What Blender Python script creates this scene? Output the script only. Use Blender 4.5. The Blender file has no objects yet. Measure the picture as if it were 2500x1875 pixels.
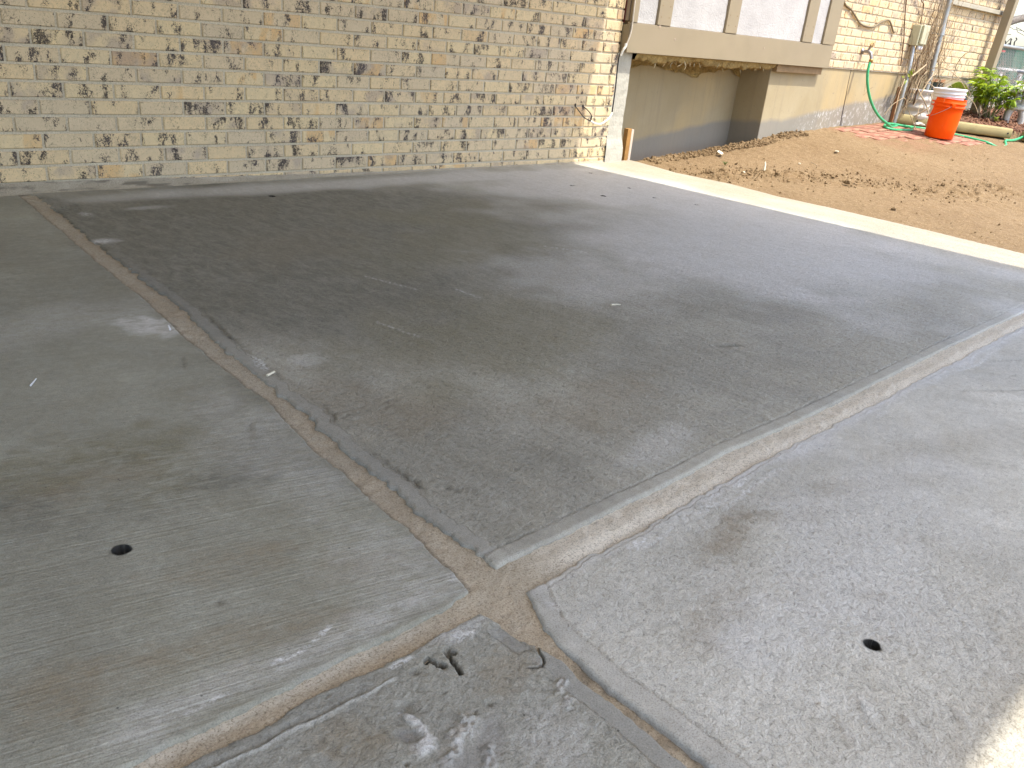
import bpy, bmesh, math, random
import numpy as np
from mathutils import Vector, Matrix, Quaternion

R_ = math.radians
random.seed(7)
rng = np.random.default_rng(11)
SC = bpy.context.scene
COL = SC.collection

# ------------------------------------------------------------------ camera
cam_data = bpy.data.cameras.new('camera')
cam = bpy.data.objects.new('camera', cam_data); COL.objects.link(cam)
ax = Vector((0.73104754, -0.67566777, 0.09509235))
up = Vector((0.20560239, 0.35102093, 0.91351626))
fw = Vector((0.65061290, 0.64827261, -0.39553190))
M = Matrix((ax, up, -fw)).transposed().to_4x4()
M.translation = Vector((-0.96273931, -3.94833435, 0.81897016))
cam.matrix_world = M
cam_data.sensor_fit = 'HORIZONTAL'; cam_data.sensor_width = 36.0
cam_data.lens = 36.0 * 2056.116 / 2500.0
cam_data.clip_start = 0.02; cam_data.clip_end = 800
SC.camera = cam

# ------------------------------------------------------------------ light
TAN = 2.2
SUN_DIR = Vector((-0.066-0.135*TAN, 1.0, -TAN)).normalized()       # the way the light travels
world = bpy.data.worlds.new('World'); SC.world = world; world.use_nodes = True
wn = world.node_tree; wn.nodes.clear()
sky = wn.nodes.new('ShaderNodeTexSky'); sky.sky_type = 'NISHITA'; sky.sun_disc = False
to_sun = -SUN_DIR
sky.sun_elevation = math.asin(to_sun.z)
sky.sun_rotation = math.atan2(to_sun.x, to_sun.y)
sky.air_density = 1.0; sky.dust_density = 2.4; sky.ozone_density = 0.6
bg = wn.nodes.new('ShaderNodeBackground'); bg.inputs['Strength'].default_value = 0.15
wo = wn.nodes.new('ShaderNodeOutputWorld')
wn.links.new(sky.outputs[0], bg.inputs[0]); wn.links.new(bg.outputs[0], wo.inputs[0])
sun_d = bpy.data.lights.new('sun', 'SUN'); sun_d.energy = 2.0; sun_d.angle = R_(0.53)
sun_d.color = (1.0, 0.955, 0.86)
sun = bpy.data.objects.new('sun', sun_d); COL.objects.link(sun)
sun.rotation_euler = SUN_DIR.to_track_quat('-Z', 'Y').to_euler(); sun.location = (0, -8, 12)
vs = SC.view_settings
vs.view_transform = 'Standard'; vs.look = 'None'; vs.gamma = 1.0; vs.use_curve_mapping = False
vs.exposure = 1.68
SC.render.engine = 'CYCLES'
SC.cycles.max_bounces = 8; SC.cycles.diffuse_bounces = 5

# ------------------------------------------------------------------ helpers
def smooth(t): t = np.clip(t, 0, 1); return t * t * (3 - 2 * t)
TAB = rng.random((256, 256)).astype(np.float32)
def vnoise(x, y):
    x = np.asarray(x, float); y = np.asarray(y, float)
    xi = np.floor(x).astype(int); yi = np.floor(y).astype(int)
    fx = x - xi; fy = y - yi; fx = fx*fx*(3-2*fx); fy = fy*fy*(3-2*fy)
    a = TAB[xi & 255, yi & 255]; b = TAB[(xi+1) & 255, yi & 255]
    c = TAB[xi & 255, (yi+1) & 255]; d = TAB[(xi+1) & 255, (yi+1) & 255]
    return (a*(1-fx)+b*fx)*(1-fy) + (c*(1-fx)+d*fx)*fy
def fbm(x, y, oct=4, lac=2.03, gain=.5):
    s = 0; a = 1; t = 0
    for i in range(oct):
        s = s + a*(vnoise(x+17.3*i, y-9.1*i)-.5); t += a; a *= gain; x = np.asarray(x)*lac; y = np.asarray(y)*lac
    return s/t*2
def blob(x, y, cx, cy, rx, ry, ang=0., wob=.35, ns=None):
    """1 inside an irregular patch, fading to 0 outside"""
    c, s = math.cos(ang), math.sin(ang)
    u = ((x-cx)*c + (y-cy)*s)/rx; v = (-(x-cx)*s + (y-cy)*c)/ry
    r = np.sqrt(u*u+v*v)
    k = ns or 3.0/max(rx, ry)
    r = r + wob*fbm(x*k+cx*7, y*k+cy*5, 4)
    return smooth(1.45 - r)

def set_props(o, label=None, cat=None, group=None, kind=None):
    if label: o['label'] = label
    if cat: o['category'] = cat
    if group: o['group'] = group
    if kind: o['kind'] = kind
    return o
def empty(name, loc=(0, 0, 0), rot=(0, 0, 0), **k):
    o = bpy.data.objects.new(name, None); COL.objects.link(o)
    o.location = loc; o.rotation_euler = rot; o.empty_display_size = .1
    return set_props(o, **k)
def link(name, me, mat=None, parent=None, loc=None, rot=None, **k):
    o = bpy.data.objects.new(name, me); COL.objects.link(o)
    if mat is not None and not me.materials: me.materials.append(mat)
    if parent is not None: o.parent = parent
    if loc is not None: o.location = loc
    if rot is not None: o.rotation_euler = rot
    return set_props(o, **k)
def copy(o, parent=None):
    c = o.copy(); COL.objects.link(c)
    if parent is not None: c.parent = parent
    for ch in o.children: copy(ch, c)
    return c
class MB:
    def __init__(s): s.v = []; s.f = []; s.sm = []
    def add(s, vs, fs, sm=False):
        n = len(s.v); s.v += [tuple(v) for v in vs]; s.f += [tuple(i+n for i in f) for f in fs]; s.sm += [sm]*len(fs); return s
    def box(s, a, b, bev=0.0, rot=None, org=None):
        x0, y0, z0 = a; x1, y1, z1 = b
        if bev <= 0:
            vs = [(x0,y0,z0),(x1,y0,z0),(x1,y1,z0),(x0,y1,z0),(x0,y0,z1),(x1,y0,z1),(x1,y1,z1),(x0,y1,z1)]
            fs = [(0,3,2,1),(4,5,6,7),(0,1,5,4),(1,2,6,5),(2,3,7,6),(3,0,4,7)]
        else:
            bm = bmesh.new(); bmesh.ops.create_cube(bm, size=1)
            for v in bm.verts:
                v.co = Vector(((x0+x1)/2+v.co.x*(x1-x0), (y0+y1)/2+v.co.y*(y1-y0), (z0+z1)/2+v.co.z*(z1-z0)))
            bmesh.ops.bevel(bm, geom=bm.edges[:], offset=bev, segments=2, affect='EDGES', profile=.5)
            bm.verts.index_update()
            vs = [v.co.copy() for v in bm.verts]; fs = [[v.index for v in f.verts] for f in bm.faces]; bm.free()
        if rot is not None:
            o = Vector(org or (0, 0, 0)); vs = [rot @ (Vector(v)-o) + o for v in vs]
        return s.add(vs, fs)
    def tube(s, path, r, n=8, cap=True):
        P = [Vector(p) for p in path]; m = len(P)
        rr = r if isinstance(r, (list, tuple)) else [r]*m
        vs = []; t0 = (P[1]-P[0]).normalized()
        a = t0.orthogonal().normalized()
        for i, p in enumerate(P):
            t = (P[min(i+1, m-1)]-P[max(i-1, 0)])
            t = t.normalized() if t.length > 1e-9 else t0
            a = (a - t*a.dot(t)); a = a.normalized() if a.length > 1e-6 else t.orthogonal().normalized()
            b = t.cross(a)
            for k in range(n):
                g = 2*math.pi*k/n
                vs.append(p + (a*math.cos(g)+b*math.sin(g))*rr[i])
        fs = [(i*n+k, i*n+(k+1) % n, (i+1)*n+(k+1) % n, (i+1)*n+k) for i in range(m-1) for k in range(n)]
        s.add(vs, fs, True)
        if cap:
            s.add(vs[:n], [tuple(reversed(range(n)))]); s.add(vs[-n:], [tuple(range(n))])
        return s
    def lathe(s, prof, n=40, c=(0, 0, 0)):
        vs = [(c[0]+r*math.cos(2*math.pi*k/n), c[1]+r*math.sin(2*math.pi*k/n), c[2]+z) for r, z in prof for k in range(n)]
        fs = [(i*n+k, i*n+(k+1) % n, (i+1)*n+(k+1) % n, (i+1)*n+k) for i in range(len(prof)-1) for k in range(n)]
        return s.add(vs, fs, True)
    def mesh(s, name):
        me = bpy.data.meshes.new(name); me.from_pydata(s.v, [], s.f)
        me.polygons.foreach_set('use_smooth', s.sm); me.update(); return me
    def obj(s, name, mat=None, parent=None, **k): return link(name, s.mesh(name), mat, parent, **k)
def grid_mesh(name, X, Y, Z, attrs=None, smooth_=True):
    ny, nx = X.shape
    me = bpy.data.meshes.new(name)
    co = np.stack([X, Y, Z], -1).reshape(-1, 3).astype(np.float32)
    idx = np.arange(nx*ny).reshape(ny, nx)
    q = np.stack([idx[:-1, :-1], idx[:-1, 1:], idx[1:, 1:], idx[1:, :-1]], -1).reshape(-1, 4)
    me.vertices.add(len(co)); me.vertices.foreach_set('co', co.ravel())
    me.loops.add(q.size); me.loops.foreach_set('vertex_index', q.ravel().astype(np.int32))
    me.polygons.add(len(q)); me.polygons.foreach_set('loop_start', np.arange(0, q.size, 4, dtype=np.int32))
    me.polygons.foreach_set('loop_total', np.full(len(q), 4, np.int32))
    me.polygons.foreach_set('use_smooth', np.full(len(q), smooth_))
    me.update(calc_edges=True); me.validate()
    for k, a in (attrs or {}).items():
        at = me.attributes.new(k, 'FLOAT', 'POINT'); at.data.foreach_set('value', np.asarray(a, np.float32).ravel())
    return me

# ------------------------------------------------------------------ materials
class NT:
    def __init__(s, name):
        s.m = bpy.data.materials.new(name); s.m.use_nodes = True; s.t = s.m.node_tree; s.t.nodes.clear()
        s.out = s.t.nodes.new('ShaderNodeOutputMaterial')
        s.b = s.t.nodes.new('ShaderNodeBsdfPrincipled'); s.t.links.new(s.b.outputs[0], s.out.inputs[0])
        s.b.inputs['Specular IOR Level'].default_value = .35
    def put(s, sock, v):
        if hasattr(v, 'links'): s.t.links.new(v, sock)
        elif isinstance(v, (tuple, list)) and len(v) == 3 and sock.type == 'RGBA': sock.default_value = (*v, 1)
        else: sock.default_value = v
    def n(s, typ, out=0, props=None, **ins):
        nd = s.t.nodes.new('ShaderNode'+typ)
        for k, v in (props or {}).items(): setattr(nd, k, v)
        for k, v in ins.items():
            s.put(nd.inputs[int(k[1:])] if k[0] == '_' and k[1:].isdigit() else nd.inputs[k.replace('_', ' ')], v)
        return nd.outputs[out]
    def pos(s): return s.n('TexCoord', 3)
    def attr(s, nm): return s.n('Attribute', 2, {'attribute_name': nm})
    def rnd(s): return s.n('ObjectInfo', 5)
    def math(s, op, a, b=0.0, c=0.0): return s.n('Math', 0, {'operation': op}, _0=a, _1=b, _2=c)
    def vmath(s, op, a, b): return s.n('VectorMath', 0, {'operation': op}, _0=a, _1=b)
    def mapv(s, vec, scale=(1, 1, 1), rot=(0, 0, 0), loc=(0, 0, 0)):
        return s.n('Mapping', 0, None, Vector=vec, Scale=scale, Rotation=rot, Location=loc)
    def rs(s, vec, ang, scale): return s.mapv(s.mapv(vec, rot=(0, 0, ang)), scale=scale)
    def noise(s, vec, scale, detail=4., rough=.55, dist=0., out=0):
        return s.n('TexNoise', out, None, Vector=vec, Scale=scale, Detail=detail, Roughness=rough, Distortion=dist)
    def ramp(s, f, stops, interp='LINEAR'):
        nd = s.t.nodes.new('ShaderNodeValToRGB'); cr = nd.color_ramp; cr.interpolation = interp
        while len(cr.elements) < len(stops): cr.elements.new(.5)
        for e, (p, c) in zip(cr.elements, stops):
            e.position = p; e.color = (c, c, c, 1) if not isinstance(c, (tuple, list)) else (*c, 1)
        s.t.links.new(f, nd.inputs[0]); return nd.outputs[0]
    def mix(s, f, a, b, mode='MIX'):
        nd = s.t.nodes.new('ShaderNodeMix'); nd.data_type = 'RGBA'; nd.blend_type = mode
        s.put(nd.inputs[0], f); s.put(nd.inputs[6], a); s.put(nd.inputs[7], b); return nd.outputs[2]
    def bump(s, h, strength=.3, dist=.003, normal=None):
        nd = s.t.nodes.new('ShaderNodeBump'); s.put(nd.inputs['Strength'], strength); s.put(nd.inputs['Distance'], dist)
        s.put(nd.inputs['Height'], h)
        if normal is not None: s.put(nd.inputs['Normal'], normal)
        return nd.outputs[0]
    def done(s, col, rough=.8, nrm=None, **k):
        s.put(s.b.inputs['Base Color'], col); s.put(s.b.inputs['Roughness'], rough)
        if nrm is not None: s.put(s.b.inputs['Normal'], nrm)
        for kk, v in k.items(): s.put(s.b.inputs[kk.replace('_', ' ')], v)
        return s.m

def plain(name, col, rough=.6, var=.12, scale=30., bump=.0, bd=.002, dirt=None, **k):
    t = NT(name); p = t.pos()
    n = t.noise(p, scale, 5)
    c2 = tuple(x*(1-var*2) for x in col)
    c = t.mix(t.ramp(n, [(.3, 0.), (.7, 1.)]), c2, col)
    if dirt:
        g = t.ramp(t.noise(p, scale*.35, 6, .65), [(.5, 0.), (.68, 1.)])
        c = t.mix(t.math('MULTIPLY', g, dirt[1]), c, dirt[0])
    nr = t.bump(t.noise(p, scale*4, 4), bump, bd) if bump else None
    return t.done(c, rough, nr, **k)

def concrete_mat(name, base, broom=None, pebble=.5, seed=0., streak=None, stk=.34):
    t = NT(name); p = t.mapv(t.pos(), loc=(seed, seed*.7, 0))
    big = t.noise(p, 1.6, 6, .62, .6); mid = t.noise(p, 7., 6, .6, .4); fine = t.noise(p, 70., 5, .6); grain = t.noise(p, 420., 3, .6)
    c = t.mix(t.ramp(big, [(.32, 0.), (.68, 1.)]), tuple(x*.78 for x in base), tuple(min(1, x*1.16) for x in base))
    c = t.mix(t.ramp(mid, [(.35, .0), (.7, .55)]), c, (base[0]*.80, base[1]*.77, base[2]*.70))
    if streak is not None:
        sv = t.rs(p, streak, (1.0, 15., 1.))
        st = t.noise(sv, 1.6, 6, .62, .35)
        c = t.mix(t.math('MULTIPLY', t.ramp(st, [(.50, 0.), (.72, 1.)]), stk), c, (base[0]*.55, base[1]*.53, base[2]*.47))
        c = t.mix(t.math('MULTIPLY', t.ramp(st, [(.28, 1.), (.46, 0.)]), stk*.8), c, tuple(min(1, x*1.4) for x in base))
    # stains with their own outline
    pk = t.rs(p, broom or (streak or 0.), (1., 2.2, 1.)) if broom is not None or streak is not None else p
    brk = t.ramp(t.noise(pk, 15., 9, .76, .6), [(.38, .12), (.60, 1.)] if broom is not None else [(.34, .55), (.64, 1.)])
    c = t.mix(t.math('MULTIPLY', t.attr('dk'), brk), c, (.163, .157, .124))
    c = t.mix(t.math('MULTIPLY', t.attr('br'), brk), c, (.285, .235, .155))
    c = t.mix(t.math('MULTIPLY', t.attr('ol'), brk), c, (.24, .22, .14))
    c = t.mix(t.math('MULTIPLY', t.attr('pl'), brk), c, (.64, .63, .60))
    c = t.mix(t.math('MULTIPLY', t.attr('wh'), t.ramp(t.noise(p, 110., 5, .7), [(.44, 0.), (.54, 1.)])), c, (.78, .78, .76))
    c = t.mix(t.attr('sm'), c, (.30, .295, .27))
    c = t.mix(t.math('MULTIPLY', t.attr('dust_sun_tone'), t.ramp(t.noise(t.mapv(p, scale=(2.5, .8, 1)), 6., 6, .65), [(.3, .55), (.65, 1.)])), c, (.44, .38, .275))
    c = t.mix(t.ramp(fine, [(.3, .55), (.75, 0.)]), c, (.66, .65, .63), 'MULTIPLY')
    c = t.mix(t.ramp(grain, [(.35, .38), (.5, 0.)]), c, (.085, .08, .07))
    c = t.mix(t.ramp(grain, [(.62, 0.), (.74, .42)]), c, (.58, .57, .54))
    vor = t.n('TexVoronoi', 0, None, Vector=p, Scale=34.)
    c = t.mix(t.math('MULTIPLY', t.ramp(vor, [(.045, 1.), (.075, 0.)]), t.ramp(t.noise(p, 5., 3), [(.5, 0.), (.62, .85)])), c, (.05, .047, .04))
    # relief
    pv = t.noise(p, 88., 5, .62, .5)
    rg = t.attr('rough')
    c = t.mix(t.math('MULTIPLY', t.ramp(pv, [(.30, .7), (.47, 0.)]), t.math('MULTIPLY', rg, min(1., pebble))), c, (.44, .43, .41), 'MULTIPLY')
    c = t.mix(t.math('MULTIPLY', t.ramp(pv, [(.54, 0.), (.70, .5)]), t.math('MULTIPLY', rg, min(1., pebble))), c, (1.32, 1.32, 1.32), 'MULTIPLY')
    h = t.math('MULTIPLY', pv, t.math('MULTIPLY', t.attr('rough'), pebble))
    h = t.math('ADD', h, t.math('MULTIPLY', t.noise(p, 300., 3), .22*pebble+.06))
    if broom is not None:
        bv = t.rs(p, broom, (5., 150., 1.))
        bn = t.noise(bv, 1.3, 4, .6, .15)
        h = t.math('ADD', h, t.math('MULTIPLY', bn, t.math('MULTIPLY', t.attr('rough'), .5)))
        c = t.mix(t.math('MULTIPLY', t.ramp(bn, [(.25, 1.), (.46, 0.)]), .30), c, (.58, .57, .55), 'MULTIPLY')
        c = t.mix(t.math('MULTIPLY', t.ramp(bn, [(.56, 0.), (.74, 1.)]), .22), c, (1.35, 1.35, 1.35), 'MULTIPLY')
    nr = t.bump(h, 1., .006)
    c = t.mix(t.attr('hole'), c, (.02, .019, .016))  # hole and crack insides painted near black to deepen their shade
    ro = t.mix(t.attr('pl'), t.ramp(big, [(.3, .62), (.7, .82)]), (.55, .55, .55))
    return t.done(c, ro, nr)

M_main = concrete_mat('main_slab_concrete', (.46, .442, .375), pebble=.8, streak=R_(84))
M_left = concrete_mat('broomed_concrete', (.365, .358, .292), broom=R_(12), pebble=.25, seed=3.1)
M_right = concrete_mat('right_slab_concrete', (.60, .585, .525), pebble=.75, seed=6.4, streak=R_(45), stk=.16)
M_front = concrete_mat('spalled_concrete', (.385, .38, .33), pebble=.85, seed=9.2)

def mortar_mat():
    t = NT('wall_mortar'); p = t.pos()
    c = t.mix(t.ramp(t.noise(p, 5., 5), [(.3, 0.), (.7, 1.)]), (.53, .46, .335), (.67, .59, .44))
    c = t.mix(t.ramp(t.noise(p, 160., 4), [(.3, .5), (.6, 0.)]), c, (.2, .18, .145))
    return t.done(c, .9, t.bump(t.noise(p, 140., 5), .5, .003))
M_mortar = mortar_mat()

def brick_mat(name, blot=1.0, warm=0.):
    t = NT(name); o = t.pos(); r = t.rnd()
    off = t.n('CombineXYZ', 0, None, X=t.math('MULTIPLY', r, 91.7), Y=t.math('MULTIPLY', r, 37.3), Z=t.math('MULTIPLY', r, 63.1))
    p = t.vmath('ADD', o, off)
    r2 = t.math('FRACT', t.math('MULTIPLY', r, 17.31)); r3 = t.math('FRACT', t.math('MULTIPLY', r, 53.77))
    base = t.ramp(r, [(0., (.71, .535, .31)), (.25, (.75, .585, .335)), (.5, (.65, .515, .34)), (.75, (.76, .57, .32)), (1., (.60, .485, .33))])
    # end flash of orange on some bricks
    side = t.ramp(t.noise(t.mapv(p, scale=(1, .2, .5)), 9., 2), [(.47, 0.), (.53, 1.)])
    c = t.mix(t.math('MULTIPLY', t.ramp(r2, [(.86, 0.), (.91, .8)]), side), base, (.70, .43, .18))
    c = t.mix(t.ramp(t.noise(p, 40., 5, .6), [(.3, .45), (.7, 0.)]), c, (.52, .42, .27))
    c = t.mix(t.math('MULTIPLY', t.ramp(r3, [(.6, 0.), (.8, .5)]), t.ramp(t.noise(p, 12., 3), [(.45, 0.), (.6, 1.)])), c, (.33, .265, .235))
    # dark manganese blotches, in clusters
    pz = t.mapv(p, scale=(1.25, 1., .62))
    clus = t.ramp(t.noise(pz, 17., 2, .5), [(.43, 0.), (.66, 1.)])
    f1 = t.noise(t.mapv(p, scale=(1., 1., .8)), 100., 6, .72, 1.2)
    lvl = t.math('ADD', t.math('MULTIPLY', clus, .235*blot), t.math('MULTIPLY', t.math('SUBTRACT', r3, .5), .07))
    m1 = t.ramp(t.math('ADD', f1, lvl), [(.665, 0.), (.72, 1.)])
    c = t.mix(t.math('MULTIPLY', m1, .95), c, t.mix(r2, (.042, .032, .027), (.052, .043, .050)))
    m2 = t.ramp(t.noise(t.mapv(p, scale=(1.1, 1., .75)), 55., 4, .6, 2.6), [(.54, 0.), (.60, .9), (.63, .1), (.66, .8)])
    c = t.mix(t.math('MULTIPLY', m2, t.ramp(t.noise(pz, 21., 2), [(.40, .12), (.62, .85)])), c, (.27, .215, .14))
    sp = t.ramp(t.noise(p, 230., 2), [(.66, 0.), (.71, .9)])
    c = t.mix(sp, c, (.06, .05, .04))
    h = t.math('ADD', t.math('MULTIPLY', t.noise(p, 90., 4), .6), t.math('MULTIPLY', m1, -.35))
    return t.done(c, .82, t.bump(h, .55, .003))
M_brick = brick_mat('cream_brick', 1.0)
M_brick2 = brick_mat('cream_brick_less_blotched', .75)  # same base colours as the left wall, fewer dark blotches

def found_mat():
    t = NT('foundation_concrete'); p = t.pos()
    c = t.mix(t.ramp(t.noise(p, 2.2, 6, .6, .5), [(.3, 0.), (.7, 1.)]), (.32, .258, .15), (.385, .322, .205))
    c = t.mix(t.ramp(t.noise(t.mapv(p, scale=(1, 1, .55)), 1.7, 3), [(.5, 0.), (.68, .75)]), c, (.46, .34, .165))
    st = t.noise(t.mapv(p, scale=(26., 26., .9)), 1.2, 5, .65)
    c = t.mix(t.ramp(st, [(.54, 0.), (.72, .42)]), c, (.23, .19, .13))
    # old soil line: grey-blue below a band that climbs along the wall
    sp = t.n('SeparateXYZ', 0, None, Vector=p); sz = t.n('SeparateXYZ', 2, None, Vector=p)
    line = t.math('MULTIPLY', t.math('MINIMUM', t.math('SUBTRACT', sp, 4.0), 1.7), .125)
    line = t.math('ADD', line, t.math('MULTIPLY', t.math('MAXIMUM', t.math('SUBTRACT', sp, 5.7), 0.), .11))
    line = t.math('ADD', line, t.math('MULTIPLY', t.noise(p, 2.3, 4), .10))
    d = t.math('SUBTRACT', line, t.math('ADD', sz, .045))
    band = t.ramp(t.math('ADD', t.math('MULTIPLY', d, 9.), .5), [(.30, 0.), (.66, 1.)])
    c = t.mix(t.math('MULTIPLY', band, .72), c, (.20, .195, .185))
    wv = t.ramp(t.noise(t.mapv(p, scale=(1, 1, .6)), 38., 7, .78), [(.53, 0.), (.60, 1.)])
    c = t.mix(t.math('MULTIPLY', t.math('MULTIPLY', wv, band), t.math('MULTIPLY', t.n('Math', 0, {'operation': 'MULTIPLY', 'use_clamp': True}, _0=t.math('SUBTRACT', sp, 6.1), _1=2.0), .8)), c, (.50, .49, .46))
    c = t.mix(t.ramp(t.noise(p, 45., 4), [(.28, .6), (.36, 0.)]), c, (.22, .19, .14))
    return t.done(c, .85, t.bump(t.math('ADD', t.math('MULTIPLY', t.noise(p, 60., 5), .7), st), .45, .004))
M_found = found_mat()
M_pier = plain('pier_render', (.47, .445, .375), .85, .10, 16., .6, .006, dirt=((.36, .34, .29), .5))

def dirt_mat():
    t = NT('dry_dirt'); p = t.pos()
    c = t.mix(t.ramp(t.noise(p, 1.3, 6, .6), [(.3, 0.), (.7, 1.)]), (.20, .130, .062), (.255, .176, .092))
    c = t.mix(t.ramp(t.noise(p, 22., 6, .7), [(.32, .65), (.55, 0.)]), c, (.155, .092, .042))
    c = t.mix(t.ramp(t.noise(p, 120., 3, .6), [(.58, 0.), (.68, .85)]), c, (.45, .345, .21))
    c = t.mix(t.ramp(t.noise(p, 95., 3, .6), [(.26, .75), (.38, 0.)]), c, (.08, .05, .027))
    c = t.mix(t.attr('red'), c, (.29, .15, .09))
    h = t.math('ADD', t.noise(p, 55., 6, .7), t.math('MULTIPLY', t.noise(p, 260., 3), .35))
    return t.done(c, .95, t.bump(h, 1., .012))
M_dirt = dirt_mat()

def joint_mat():
    t = NT('sandy_joint_mortar'); p = t.pos()
    c = t.mix(t.ramp(t.noise(p, 9., 6, .62), [(.3, 0.), (.7, 1.)]), (.41, .355, .265), (.53, .465, .355))
    c = t.mix(t.math('MULTIPLY', t.attr('og'), t.ramp(t.noise(p, 25., 5), [(.35, .3), (.6, 1.)])), c, (.43, .345, .235))
    c = t.mix(t.attr('lt'), c, (.76, .70, .585))
    g = t.noise(p, 330., 3, .7)
    c = t.mix(t.ramp(g, [(.34, .8), (.48, 0.)]), c, (.19, .155, .105))
    g2 = t.noise(p, 130., 4, .7)
    c = t.mix(t.ramp(g2, [(.32, .5), (.48, 0.)]), c, (.20, .165, .115))
    c = t.mix(t.ramp(g, [(.58, 0.), (.7, .65)]), c, (.66, .59, .46))
    c = t.mix(t.attr('dk'), c, (.10, .085, .065))
    return t.done(c, .95, t.bump(t.math('ADD', g, t.noise(p, 60., 4)), .8, .003))
M_joint = joint_mat()

M_beige = plain('beige_trim_paint', (.29, .235, .150), .5, .05, 6., .12, .001, dirt=((.29, .23, .155), .5))
M_beige2 = plain('beige_side_board', (.36, .28, .20), .55, .06, 9., .12, .001)
M_redtrim = plain('dark_red_edge', (.16, .03, .022), .6, .1)
def stucco_mat():
    t = NT('white_stucco'); p = t.pos()
    c = t.mix(t.ramp(t.noise(p, 5., 5), [(.3, 0.), (.7, 1.)]), (.40, .385, .375), (.48, .465, .45))
    return t.done(c, .9, t.bump(t.noise(p, 85., 4, .6), .9, .006))
M_stucco = stucco_mat()
M_insul = plain('aged_insulation', (.46, .33, .13), .95, .25, 25., .9, .02, dirt=((.26, .16, .05), .8))
M_fibre = plain('pale_fibre', (.60, .49, .30), .95, .2, 20.)
M_brownwood = plain('brown_board', (.30, .20, .10), .75, .15, 18.)
M_stake = plain('stake_side', (.40, .21, .06), .7, .15, 14.)
M_stakeface = plain('stake_face', (.62, .50, .40), .7, .1, 14.)
M_cable = plain('grey_cable', (.50, .45, .38), .5, .05)
M_cablew = plain('white_cable_sheath', (.70, .68, .62), .45, .05)
M_black = plain('black_wire', (.018, .014, .016), .45, .05)
M_galv = plain('galvanised_steel', (.42, .42, .40), .38, .12, 25., .1, .001, dirt=((.33, .29, .23), .6), Metallic=.55)
M_utilbox = plain('putty_box_plastic', (.50, .49, .34), .5, .06, 12., dirt=((.38, .34, .22), .5))
M_white = plain('white_plastic', (.74, .73, .74), .35, .03, 6.)
def orange_mat():
    t = NT('orange_plastic'); p = t.pos()
    c = t.mix(t.ramp(t.noise(p, 6., 4), [(.3, 0.), (.7, 1.)]), (.86, .078, .001), (.92, .105, .002))
    sc = t.noise(t.mapv(p, scale=(1, 1, .25)), 30., 5, .7)
    c = t.mix(t.ramp(sc, [(.62, 0.), (.72, .5)]), c, (.85, .40, .18))
    return t.done(c, .42, t.bump(t.noise(p, 40., 2), .1, .002), Specular_IOR_Level=.15)
M_orange = orange_mat()
M_hose = plain('green_hose_vinyl', (.055, .40, .17), .35, .08, 40.)
M_brass = plain('dull_brass', (.42, .27, .08), .35, .1, 40., Metallic=.7)
M_tapmetal = plain('tap_metal', (.33, .31, .30), .4, .15, 50., Metallic=.6)
M_timber = plain('landscape_timber_wood', (.36, .30, .14), .8, .12, 10., .4, .004, dirt=((.33, .26, .12), .7))
M_mulch = plain('red_mulch', (.235, .105, .06), .95, .28, 40., 1., .02, dirt=((.42, .25, .15), .6))
M_chip = plain('mulch_chip', (.32, .16, .09), .9, .3, 30.)
M_stone = plain('cast_stone', (.60, .585, .54), .85, .1, 25., .6, .003, dirt=((.38, .37, .33), .6))
M_post = plain('dark_fence_post', (.17, .21, .215), .5, .12, 20., Metallic=.2)
M_green = plain('green_painted_siding', (.008, .14, .085), .6, .08, 4.)
M_roofdark = plain('dark_shingle', (.11, .085, .065), .9, .2, 30.)
M_bark = plain('grey_bark', (.20, .17, .14), .9, .2, 25., .7, .01)
M_twig = plain('dry_twig', (.33, .25, .19), .9, .2, 20.)
M_vine = plain('dry_vine_stem', (.52, .40, .25), .85, .22, 14.)
M_vinedk = plain('dark_vine_stem', (.20, .125, .075), .85, .2, 14.)
def leaf_mat(name, c1, c2, trans=.25):
    t = NT(name); p = t.pos(); r = t.rnd()
    c = t.mix(r, c1, c2)
    c = t.mix(t.ramp(t.noise(p, 30., 3), [(.35, .4), (.65, 0.)]), c, tuple(x*.6 for x in c1))
    m = t.done(c, .32)
    tr = t.t.nodes.new('ShaderNodeBsdfTranslucent'); t.put(tr.inputs[0], t.mix(.5, c, (.22, .34, .02)))
    ms = t.t.nodes.new('ShaderNodeMixShader'); ms.inputs[0].default_value = trans
    t.t.links.new(t.b.outputs[0], ms.inputs[1]); t.t.links.new(tr.outputs[0], ms.inputs[2]); t.t.links.new(ms.outputs[0], t.out.inputs[0])
    return m
M_leaf = leaf_mat('peony_leaf', (.20, .33, .012), (.40, .50, .03))
M_leafd = leaf_mat('ivy_leaf', (.20, .25, .04), (.30, .32, .06))
M_stemg = plain('green_stem', (.16, .20, .06), .6, .15, 20.)
M_paver = plain('red_paver', (.33, .15, .10), .9, .16, 22., .6, .004, dirt=((.42, .30, .19), .8))
M_pale = plain('pale_chip', (.72, .66, .52), .8, .08, 30.)
M_roofwood = plain('patio_roof_bounce_white', (.80, .76, .68), .8, .1, 8.)  # white picked so the unseen roof bounces light into the shade
M_glass = plain('dark_window_glass', (.03, .035, .04), .08, .05, 5.)
M_orwood = plain('red_brown_frame', (.40, .19, .085), .7, .15, 20.)

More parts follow.
